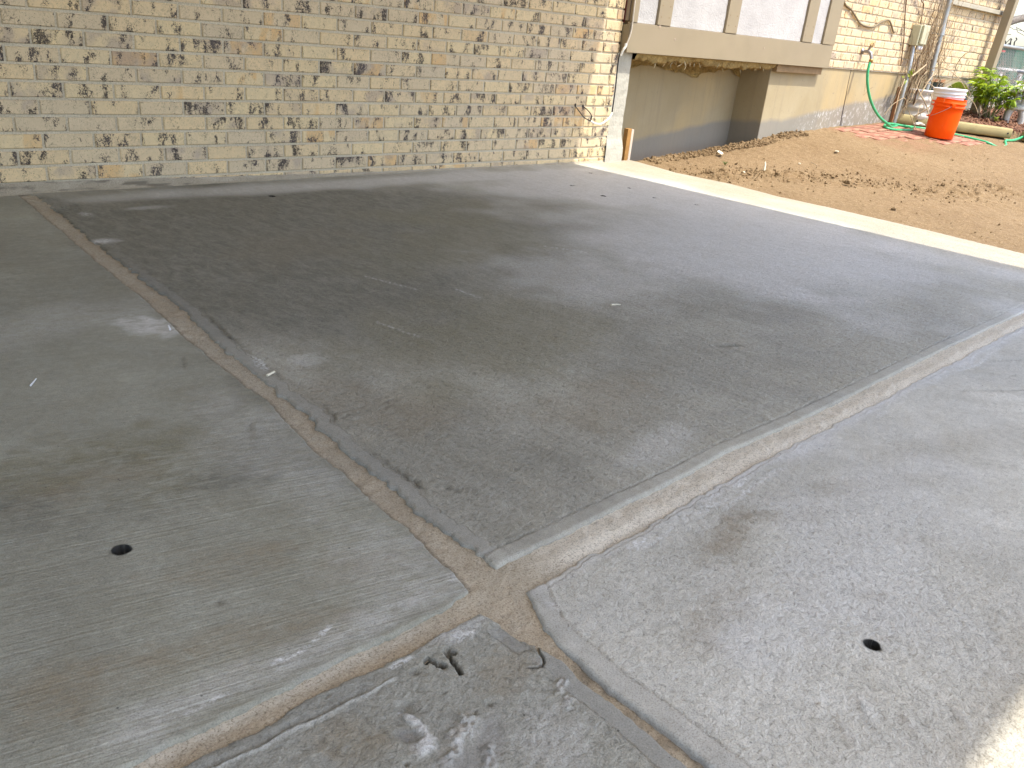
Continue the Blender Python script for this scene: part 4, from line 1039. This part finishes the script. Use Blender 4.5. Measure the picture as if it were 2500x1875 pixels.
pap.add(pv_+[(x, y, z-.004) for x, y, z in pv_], [(0, 6, 5, 2), (0, 2, 1), (2, 5, 4, 3), (7, 9, 12, 13), (7, 8, 9), (9, 10, 11, 12)])
litter('paper_scrap', pap.mesh('paper_scrap'), M_pale, 4.85, -.16, .02, .7, 'crumpled pale scrap on the dirt lip at the edge of the recess', 'scrap')
stw = MB().tube([(-.09, -.02, .006), (-.03, .0, .010), (.04, .015, .008), (.10, .03, .004)], .0025, 5).mesh('straw')
litter('straw_stalk', stw, M_vine, 5.33, -.72, .012, .5, 'thin dry straw stalk lying on the dirt below the cream chip', 'straw')
tf = MB()
for k in range(7):
    g = k*.9; tf.tube([(0, 0, 0), (.012*math.cos(g), .012*math.sin(g), .018), (.024*math.cos(g), .024*math.sin(g), .022)], [.002, .003, .0005], 4)
litter('weed_sprout', tf.mesh('weed_sprout'), M_stemg, 4.55, -.42, .012, .0, 'tiny green weed sprout on the dirt ridge near the recess', 'weed')
# litter on the patio
def patio_litter(name, path, rad, mat, label, cat, group=None):
    o = MB().tube(path, rad, 6).obj(name, mat); set_props(o, label, cat, group)
patio_litter('white_chip', [(-.525, -2.000, ZS+.003), (-.505, -1.970, ZS+.004)], [.0022, .0015], M_white, 'thin white sliver lying on the left slab far from the joint', 'chip')
patio_litter('white_chip', [(-.060, -2.208, ZS+.005), (-.034, -2.196, ZS+.005)], [.0035, .003], M_pale, 'stubby white chip on the main slab margin beside the sandy joint', 'chip')
patio_litter('white_chip', [(-.130, -1.805, ZS+.003), (-.128, -1.79, ZS+.010)], [.003, .002], M_white, 'tiny white chip standing on the pale patch beside the sandy joint', 'chip')
patio_litter('white_chip', [(1.19, -2.235, ZS+.004), (1.215, -2.238, ZS+.003), (1.225, -2.248, ZS+.003)], [.004, .003, .002], M_pale, 'bent pale chip alone in the middle of the main slab', 'chip')

# ------------------------------------------------------------------ window well and basement window
ww_ = empty('window_well', (8.75, -.15, .2), label='ribbed pale metal window well in front of the basement window', cat='window well')
WO = Vector((8.75, -.15, .2)); mb = MB()
prof = []
for i in range(33):
    z = .22+i*.0102; prof.append((.008*math.cos(i/32*2*math.pi*4), z))
pl_ = []
for k in range(25):
    g = math.pi*k/24
    pl_.append((8.78-.46*math.cos(g), -.015-.26*math.sin(g)**.6, math.cos(g), math.sin(g)))
vs = []; fs = []
for d_, z in prof:
    for x, y, nx_, ny_ in pl_: vs.append((x-nx_*d_, y-ny_*d_, z))
m_ = len(pl_)
for i in range(len(prof)-1):
    for k in range(m_-1): fs.append((i*m_+k, i*m_+k+1, (i+1)*m_+k+1, (i+1)*m_+k))
mb.add(vs, fs, True)
o = mb.obj('ribbed_panel', plain('well_enamel', (.60, .58, .50), .5, .08, 20., dirt=((.35, .28, .2), .6)), ww_); o.location = -WO
mb = MB().tube([(x, y, .552) for x, y, _, _ in pl_], .010, 8); o = mb.obj('rolled_rim', M_white, ww_); o.location = -WO
bw = empty('basement_window', (8.98, .0, .6), label='small basement window with red-brown frame behind the dry vines', cat='window')
MB().box((-.24, -.004, .035), (.24, .012, .066), .003).obj('frame', M_orwood, bw)
MB().box((-.24, -.004, -.20), (-.205, .012, .034), .003).obj('frame', M_brownwood, bw)
MB().box((.205, -.004, -.20), (.24, .012, .034), .003).obj('frame', M_brownwood, bw)
MB().box((-.204, .002, -.20), (.204, .010, .034)).obj('pane', M_glass, bw)
bd = MB().box((8.10, -.02, .18), (8.16, .013, .565), .003).obj('upright_board', M_orwood)
set_props(bd, 'narrow red-brown board standing against the foundation behind the conduit', 'board')

# ------------------------------------------------------------------ vines
vine = empty('dry_vine', (8.4, -.06, .25), label='tangle of leafless tan vine stems climbing the brick wall round the pipes', cat='vine')
VO = Vector((8.4, -.06, .25)); r = random.Random(31)
def vstem(x, z, top, lean, rad, mat, y=None, wob=.03):
    y = -.03-abs(r.gauss(0, .03)) if y is None else y
    path = [(x, y, z)]; vx = lean
    while z < top and len(path) < 40:
        st_ = .05; vx += r.gauss(0, .12); vx = max(-.7, min(.7, vx*.93+lean*.07)); z += st_*r.uniform(.7, 1.1); x += vx*st_; y += r.gauss(0, .010); y = max(-.16, min(-.014, y))
        path.append((x, y, z))
    n = len(path)
    o = MB().tube(path, [rad*(1-.6*i/n) for i in range(n)], 5, False).obj('stem', mat, vine); o.location = -VO
for i in range(95):
    x0 = r.gauss(8.38, .20); big = i < 12
    vstem(min(8.95, max(7.95, x0)), r.uniform(.22, .5) if i % 3 else r.uniform(.6, .9), r.uniform(.75, 1.65), r.uniform(-.05, .25), r.uniform(.006, .010) if big else r.uniform(.0018, .0045), M_vinedk if i % 5 == 0 else M_vine)
for i in range(26):   # drooping and crossing stems
    x = r.uniform(8.0, 9.0); z = r.uniform(.35, .75); y = r.uniform(-.2, -.05); d = Vector((r.choice((-1, 1))*r.uniform(.3, 1), r.uniform(-.5, .05), r.uniform(.1, .8))).normalized(); p_ = Vector((x, y, z)); path = [p_]
    for k in range(14):
        d = (d+Vector((r.gauss(0, .12), r.gauss(0, .06), -.13))).normalized(); p_ = p_+d*.045
        if p_.z < dz(p_.x, p_.y)+.01 or p_.y > -.012: break
        path.append(p_)
    if len(path) > 3:
        o = MB().tube(path, [.0035]*len(path), 5, False).obj('stem', M_vine, vine); o.location = -VO
# thick twig reaching down past the bucket
for pts, rad in (([(8.25, -.08, .62), (8.22, -.18, .52), (8.20, -.28, .42), (8.16, -.36, .30), (8.14, -.40, .21)], .006), ([(8.05, -.12, .68), (8.25, -.15, .80)], .008), ([(8.33, -.14, .30), (8.38, -.25, .42), (8.42, -.2, .55)], .007), ([(8.0, -.2, .36), (8.02, -.25, .28), (8.05, -.3, .2)], .004), ([(8.1, -.3, .24), (8.1, -.4, .26), (8.05, -.5, .17)], .004)):
    o = MB().tube(spline(pts, 4), rad, 6).obj('stem', M_vine, vine); o.location = -VO
# single runners over the brick
for pts, rad, mat in (([(8.62, -.02, 1.0), (8.75, -.02, .93), (8.95, -.03, .86), (9.1, -.05, .80)], .003, M_vine), ([(8.7, -.02, 1.35), (8.78, -.02, 1.2), (8.72, -.02, 1.05), (8.8, -.02, .85)], .0025, M_vine), ([(8.9, -.02, .75), (8.93, -.02, .9), (9.0, -.02, 1.1)], .002, M_vinedk), ([(9.05, -.02, .62), (9.0, -.02, .8), (9.03, -.02, 1.0), (8.98, -.02, 1.25)], .002, M_vine)):
    o = MB().tube(spline(pts, 5), rad, 5).obj('stem', mat, vine); o.location = -VO
# a few live leaves on it
def leaf_mesh(l, w, fold=.25, droop=.25, name='leaf'):
    vs = []; ns = 5
    for i in range(ns+1):
        t_ = i/ns; ww2 = w*math.sin(math.pi*min(1, t_**.8*.97+.03))*(1 if i < ns else 0)+.0005; x = l*t_; z = -droop*l*t_*t_
        vs += [(x, -ww2, z+fold*ww2), (x, 0, z), (x, ww2, z+fold*ww2)]
    fs = []
    for i in range(ns):
        b = i*3; fs += [(b, b+3, b+4, b+1), (b+1, b+4, b+5, b+2)]
    mb = MB(); mb.add(vs, fs, True); return mb.mesh(name)
def compound(l, w, fold, droop):
    parts = [(0, 1.0, 0.), (.75, .85, .02), (-.75, .85, -.02)]
    mb = MB()
    for a_, k_, dz_ in parts:
        me = leaf_mesh(l*k_, w*k_, fold, droop); Rm = Matrix.Rotation(a_, 3, 'Z') @ Matrix.Rotation(a_*.35, 3, 'X')
        mb.add([Rm @ v.co + Vector((.012, 0, dz_*.2)) for v in me.vertices], [tuple(p.vertices) for p in me.polygons], True); bpy.data.meshes.remove(me)
    mb.tube([(-.03, 0, -.006), (.014, 0, 0)], .0016, 3, False)
    return mb.mesh('leaf')
lm = [compound(.085, .0135, .3, .2), compound(.10, .015, .2, .4), compound(.078, .015, .35, .1), compound(.092, .0125, .25, .6)]
for m_ in lm: m_.materials.append(M_leaf)
iv = leaf_mesh(.06, .016, .3, .5); iv.materials.append(M_leafd)
def put_leaf(me, parent, org, p_, d, roll):
    d = Vector(d).normalized(); z = Vector((0, 0, 1)); s_ = z.cross(d); s_ = s_.normalized() if s_.length > 1e-3 else Vector((0, 1, 0)); u_ = d.cross(s_)
    Rm = Matrix((d, s_, u_)).transposed() @ Matrix.Rotation(roll, 3, 'X')
    o = link('leaf', me, None, parent, loc=Vector(p_)-org, rot=Rm.to_euler()); return o
for cx, cz, n in ((7.98, .69, 7), (8.55, .52, 9)):
    for k in range(n):
        put_leaf(iv, vine, VO, (cx+r.uniform(-.06, .06), -.09+r.uniform(-.04, .02), cz+r.uniform(-.06, .05)), (r.uniform(-1, 1), r.uniform(-1, 0), r.uniform(-.6, .5)), r.uniform(-.6, .6))
fern = empty('arching_sprout', (9.10, -.12, .56), label='pale green arching sprout over the window well rim', cat='plant')
FO = Vector((9.10, -.12, .56))
pth = spline([(8.88, -.16, .58), (8.95, -.2, .645), (9.06, -.22, .66), (9.16, -.24, .63), (9.22, -.25, .57)], 5)
o = MB().tube(pth, .005, 6).obj('stem', M_leafd, fern); o.location = -FO
for i in range(2, len(pth)-1):
    for s_ in (-1, 1):
        put_leaf(iv, fern, FO, pth[i], (.4, s_*.4-.2, -.8), s_*.5)
# ------------------------------------------------------------------ cables and a modelled shadow on the right brick wall
wc = MB().tube(spline([(7.69, -.012, 1.9), (7.70, -.012, 1.5), (7.735, -.012, 1.343), (7.80, -.013, 1.18), (7.885, -.014, 1.019), (7.93, -.014, .90), (7.975, -.016, .763)], 6), .0055, 6).obj('wall_strand', M_vinedk)
set_props(wc, 'dark straight cable down the brick wall left of the utility box', 'cable')
wc = MB().tube(spline([(6.40, -.05, 1.30), (6.57, -.012, 1.216), (6.699, -.012, 1.182), (6.82, -.012, 1.13), (6.951, -.012, 1.079), (7.177, -.012, 1.070), (7.319, -.012, 1.119), (7.457, -.012, 1.149), (7.54, -.012, 1.12), (7.603, -.012, 1.074), (7.64, -.012, 1.055), (7.672, -.012, 1.061)], 6), .009, 6).obj('wall_strand', plain('brown_shadow_strand', (.24, .19, .12), .7, .1))  # strand modelled in place of a wire shadow cast on the wall
set_props(wc, 'brown wavy strand standing in for a shadow across the brick wall above the tap', 'cable')
wc = MB().tube(spline([(8.13, -.03, 1.16), (8.12, -.03, 1.24), (8.10, -.03, 1.33), (8.03, -.03, 1.36), (7.95, -.03, 1.40), (7.8, -.03, 1.45), (7.7, -.03, 1.52)], 6), .005, 6).obj('wall_strand', M_vinedk)
set_props(wc, 'dark looping cable from the top of the utility box', 'cable')

# ------------------------------------------------------------------ peony
px_, py_ = 9.80, -.34; pz_ = dz(px_, py_)+.01
peony = empty('peony_bush', (px_, py_, pz_), label='leafy bright green peony bush in the mulch by the house corner', cat='bush')
r = random.Random(77); tips = []
PO_ = Vector((0, 0, 0))
for i in range(20):
    g = 2*math.pi*i/20+r.uniform(-.2, .2); rad = r.uniform(.05, .32); h = r.uniform(.36, .60)*(1-.35*(rad/.3)**2)
    b0 = Vector((.05*math.cos(g), .05*math.sin(g), 0)); t_ = Vector((rad*math.cos(g), rad*math.sin(g), h))
    mid = b0.lerp(t_, .5)+Vector((-.02*math.cos(g), -.02*math.sin(g), .05))
    pth = spline([b0, mid, t_], 4)
    MB().tube(pth, [.006-.003*k/len(pth) for k in range(len(pth))], 5).obj('stem', M_stemg, peony)
    tips.append((pth, g))
n = 0
for pth, g in tips:
    for k in range(14):
        f = r.uniform(.36, 1.0); p_ = pth[min(len(pth)-1, int(f*len(pth)))]
        a_ = g+r.gauss(0, 1.2); el = r.uniform(-.35, .75)
        s0 = p_+Vector((math.cos(a_), math.sin(a_), .25))*r.uniform(.0, .06)
        o = put_leaf(r.choice(lm), peony, PO_, s0, (math.cos(a_)*math.cos(el), math.sin(a_)*math.cos(el), math.sin(el)), r.uniform(-.7, .7))
        s_ = r.uniform(.75, 1.2); o.scale = (s_, s_, s_); n += 1
# pale old canes at its foot
for i in range(9):
    g = r.uniform(0, 6.28); MB().tube([(r.uniform(-.12, .12), r.uniform(-.1, .1), -.01), (.16*math.cos(g), .16*math.sin(g), r.uniform(.08, .2))], [.007, .004], 5).obj('old_cane', M_vine, peony)
for gx, gy, lab in ((9.55, -.52, 'small green seedling in the mulch in front of the peony'), (10.35, -1.15, 'small green weed at the right edge of the mulch bed')):
    w_ = empty('seedling', (gx, gy, dz(gx, gy)+.01), label=lab, cat='plant')
    for k in range(9):
        a_ = k*.75; el = r.uniform(.1, 1.1)
        o = put_leaf(iv, w_, PO_, (0, 0, .01+.012*(k % 3)), (math.cos(a_)*math.cos(el), math.sin(a_)*math.cos(el), math.sin(el)), 0); o.scale = (.9, .9, .9)

# ------------------------------------------------------------------ stone lantern
lx, ly = 9.94, -.57; lz = dz(lx, ly)+.005
lt_ = empty('stone_lantern', (lx, ly, lz), rot=(0, 0, .4), label='small pale stone garden lantern on splayed legs beside the peony', cat='garden lantern')
for k in range(4):
    g = math.pi/4+k*math.pi/2
    pth = [(.10*math.cos(g), .10*math.sin(g), 0), (.105*math.cos(g), .105*math.sin(g), .07), (.085*math.cos(g), .085*math.sin(g), .13), (.05*math.cos(g), .05*math.sin(g), .165)]
    MB().tube(spline(pth, 3), [.030, .030, .030, .031, .032, .034, .036, .038, .040, .042], 8).obj('leg', M_stone, lt_)
MB().lathe([(0, .14), (.125, .145), (.13, .165), (.10, .19), (.06, .205), (0, .205)], 20).obj('base_plate', M_stone, lt_)
mb = MB()
for k in range(4):
    g = math.pi/4+k*math.pi/2; x = .055*math.cos(g); y = .055*math.sin(g); mb.box((x-.015, y-.015, .2), (x+.015, y+.015, .31), .003)
mb.box((-.045, -.045, .2), (.045, .045, .225)); mb.obj('light_box', M_stone, lt_)
mb = MB(); n_ = 6; rings = [(.20, .330, .03), (.195, .315, .03), (.15, .345, 0), (.07, .40, 0), (.03, .43, 0), (.0, .432, 0)]
vs = []
for rr2, z, up2 in rings:
    for k in range(24):
        g = 2*math.pi*k/24; cr = abs(math.cos(n_*g/2)); vs.append((rr2*(.88+.12*cr)*math.cos(g), rr2*(.88+.12*cr)*math.sin(g), z+up2*cr**4))
fs = [(i*24+k, i*24+(k+1) % 24, (i+1)*24+(k+1) % 24, (i+1)*24+k) for i in range(len(rings)-1) for k in range(24)]
mb.add(vs, fs, True); mb.add([vs[24+k] for k in range(24)], [tuple(reversed(range(24)))])
mb.obj('roof', M_stone, lt_)
MB().lathe([(0, .43), (.022, .432), (.03, .45), (.018, .47), (.004, .485), (0, .486)], 12).obj('finial', M_stone, lt_)

# ------------------------------------------------------------------ chain link fence
fx0, fx1, fy = 10.42, 15.0, .02
fz0, fz1 = .30, 1.088
fence = empty('chain_link_fence', (fx0, fy, .2), label='grey chain link fence running on from the house corner', cat='fence')
FO2 = Vector((fx0, fy, .2))
def fp(mb, name, mat): o = mb.obj(name, mat, fence); o.location = -FO2
fp(MB().tube([(fx0-.12, fy, fz1), (fx1, fy, fz1)], .021, 10), 'top_rail', M_galv)
fp(MB().tube([(fx0-.1, fy+.01, .50), (fx1, fy+.01, .50)], .012, 8), 'lower_rail', M_galv)
fp(MB().tube([(11.52, fy-.10, .2), (11.52, fy-.10, 1.35)], .030, 10), 'post', M_post)
for x in (13.6, 14.95): fp(MB().tube([(x, fy+.05, .1), (x, fy+.05, 1.12)], .03, 10), 'post', M_post)
fp(MB().tube([(11.50, fy-.13, .48), (11.50, fy+.02, .48)], .016, 8).tube([(11.50, fy-.13, .82), (11.50, fy+.02, .82)], .016, 8), 'bracket', M_galv)
mb = MB(); s_ = .058; hgt = fz1-fz0
x = fx0-hgt
k = 0
while x < fx1:
    for sg in (1, -1):
        a_ = (x, fz0) if sg > 0 else (x, fz1); b_ = (x+hgt, fz1) if sg > 0 else (x+hgt, fz0)
        # clip to the fence length
        t0 = max(0, (fx0-a_[0])/hgt); t1 = min(1, (fx1-a_[0])/hgt)
        if t1 > t0:
            P0 = (a_[0]+(b_[0]-a_[0])*t0, fy+.004*sg, a_[1]+(b_[1]-a_[1])*t0); P1 = (a_[0]+(b_[0]-a_[0])*t1, fy+.004*sg, a_[1]+(b_[1]-a_[1])*t1)
            mb.tube([P0, P1], 0.0021, 4, False)
    x += s_*1.0
fp(mb, 'wire_mesh', M_galv)
hk = MB().tube(spline([(10.88, .08, 1.15), (10.93, .07, 1.10), (10.98, .06, 1.13), (11.0, .055, 1.10)], 4), .006, 6).tube(spline([(11.0, .05, 1.10), (11.0, .06, 1.17), (11.02, .06, 1.175)], 4), .007, 6).tube(spline([(11.07, .03, 1.105), (11.05, .03, 1.15), (11.10, .03, 1.18), (11.06, .03, 1.195)], 4), .007, 6).obj('bent_wire', M_black)
set_props(hk, 'black bent wire hooks standing on top of the chain link fence', 'wire')
tg = MB().box((10.62, fy-.03, 1.02), (10.72, fy-.024, 1.04)).obj('warning_strip', plain('faded_red_strip', (.45, .10, .09), .6, .2, 40.)); set_props(tg, 'short faded red strip tied below the fence top rail', 'strip')

# ------------------------------------------------------------------ beyond the fence
sh = empty('green_shed', (17, 2.2, 0), label='green sided neighbour shed with dark roof beyond the fence', cat='shed')
SO = Vector((17, 2.2, 0))
def sp_(mb, name, mat): o = mb.obj(name, mat, sh); o.location = -SO
for i in range(10):
    z0_ = .1+i*.11
    sp_(MB().box((16.0, 1.85-.25-(.0), z0_), (22, 1.62, z0_+.106), .004), 'siding_board', M_green)
sp_(MB().box((16.0, 1.623, .05), (22, 5, 1.20)), 'wall', M_green)
mb = MB(); mb.add([(16.8, 1.45, 1.235), (22.2, 1.45, 1.235), (22.2, 5, 1.33), (16.8, 5, 1.33), (16.8, 1.45, 1.205), (22.2, 1.45, 1.205), (22.2, 5, 1.30), (16.8, 5, 1.30)], [(0, 1, 2, 3), (7, 6, 5, 4), (0, 4, 5, 1), (0, 3, 7, 4), (1, 5, 6, 2), (2, 6, 7, 3)])
sp_(mb, 'roof', M_roofdark)
wr = MB().box((14.0, 1.10, .825), (15.2, 1.14, .86), .004).box((14.1, 1.10, .1), (14.2, 1.14, .798)).box((15.0, 1.10, .1), (15.1, 1.14, .798)).obj('white_rail', M_white); set_props(wr, 'low white rail beyond the chain link fence', 'rail')
# bare tree behind the house corner
tree = empty('bare_tree', (16.5, 1.2, 0), label='bare grey tree whose branch crosses the sky beside the house corner', cat='tree')
TO = Vector((16.5, 1.2, 0)); r = random.Random(12)
o = MB().tube(spline([(17.2, .2, -.1), (17.1, .35, .9), (16.6, .9, 1.7), (15.6, 1.40, 1.66), (14.6, 1.42, 1.50), (13.6, 1.25, 1.28), (12.9, 1.2, 1.05)], 6), [.10]*7+[.085]*6+[.07]*6+[.06]*6+[.05]*6+[.03]*6, 9).obj('trunk', M_bark, tree); o.location = -TO
def twigs(org, base, n, L, spread, mat, parent, rad=.004, up_=.4):
    for i in range(n):
        p_ = Vector(base)+Vector((r.gauss(0, spread), r.gauss(0, spread), r.gauss(0, spread*.5))); d = Vector((r.gauss(0, 1), r.gauss(0, 1), r.gauss(up_, .6))).normalized(); path = [p_]
        for k in range(7):
            d = (d+Vector((r.gauss(0, .3), r.gauss(0, .3), r.gauss(0, .2)))).normalized(); p_ = p_+d*L/7; path.append(p_)
        o = MB().tube(path, [rad*(1-.8*k/8) for k in range(8)], 4, False).obj('twig', mat, parent); o.location = -Vector(org)
twigs(TO, (13.6, 1.25, 1.25), 16, .55, .12, M_bark, tree, .006, -.6)
twigs(TO, (14.6, 1.42, 1.50), 10, .6, .15, M_bark, tree, .006, -.2)
for cx, cy, lab in ((13.3, 1.0, 'thicket of bare grey twigs behind the fence left of the green shed'), (12.6, .45, 'small bare shrub with dry seed heads right behind the fence')):
    sb = empty('bare_shrub', (cx, cy, .2), label=lab, cat='shrub')
    twigs((cx, cy, .2), (cx, cy, .45), 70, .65, .14, M_twig, sb, .005, .7)
# dry hedge / ground cover further off
hb_ = MB(); r = random.Random(2)
for i in range(2600):
    x = r.uniform(20, 34); y = r.uniform(2, 16); z = r.uniform(.1, .55)+.25*math.sin(x*1.3)
    a_ = r.uniform(0, 6.28); l = r.uniform(.05, .14); hb_.add([(x, y, z), (x+l*math.cos(a_), y+l*math.sin(a_), z+l*.5), (x+l*.4*math.cos(a_+1.5), y+l*.4*math.sin(a_+1.5), z+l)], [(0, 1, 2)])
hb_.obj('far_hedge', plain('far_hedge_leaf', (.12, .12, .06), .9, .3, 3.), kind='stuff')
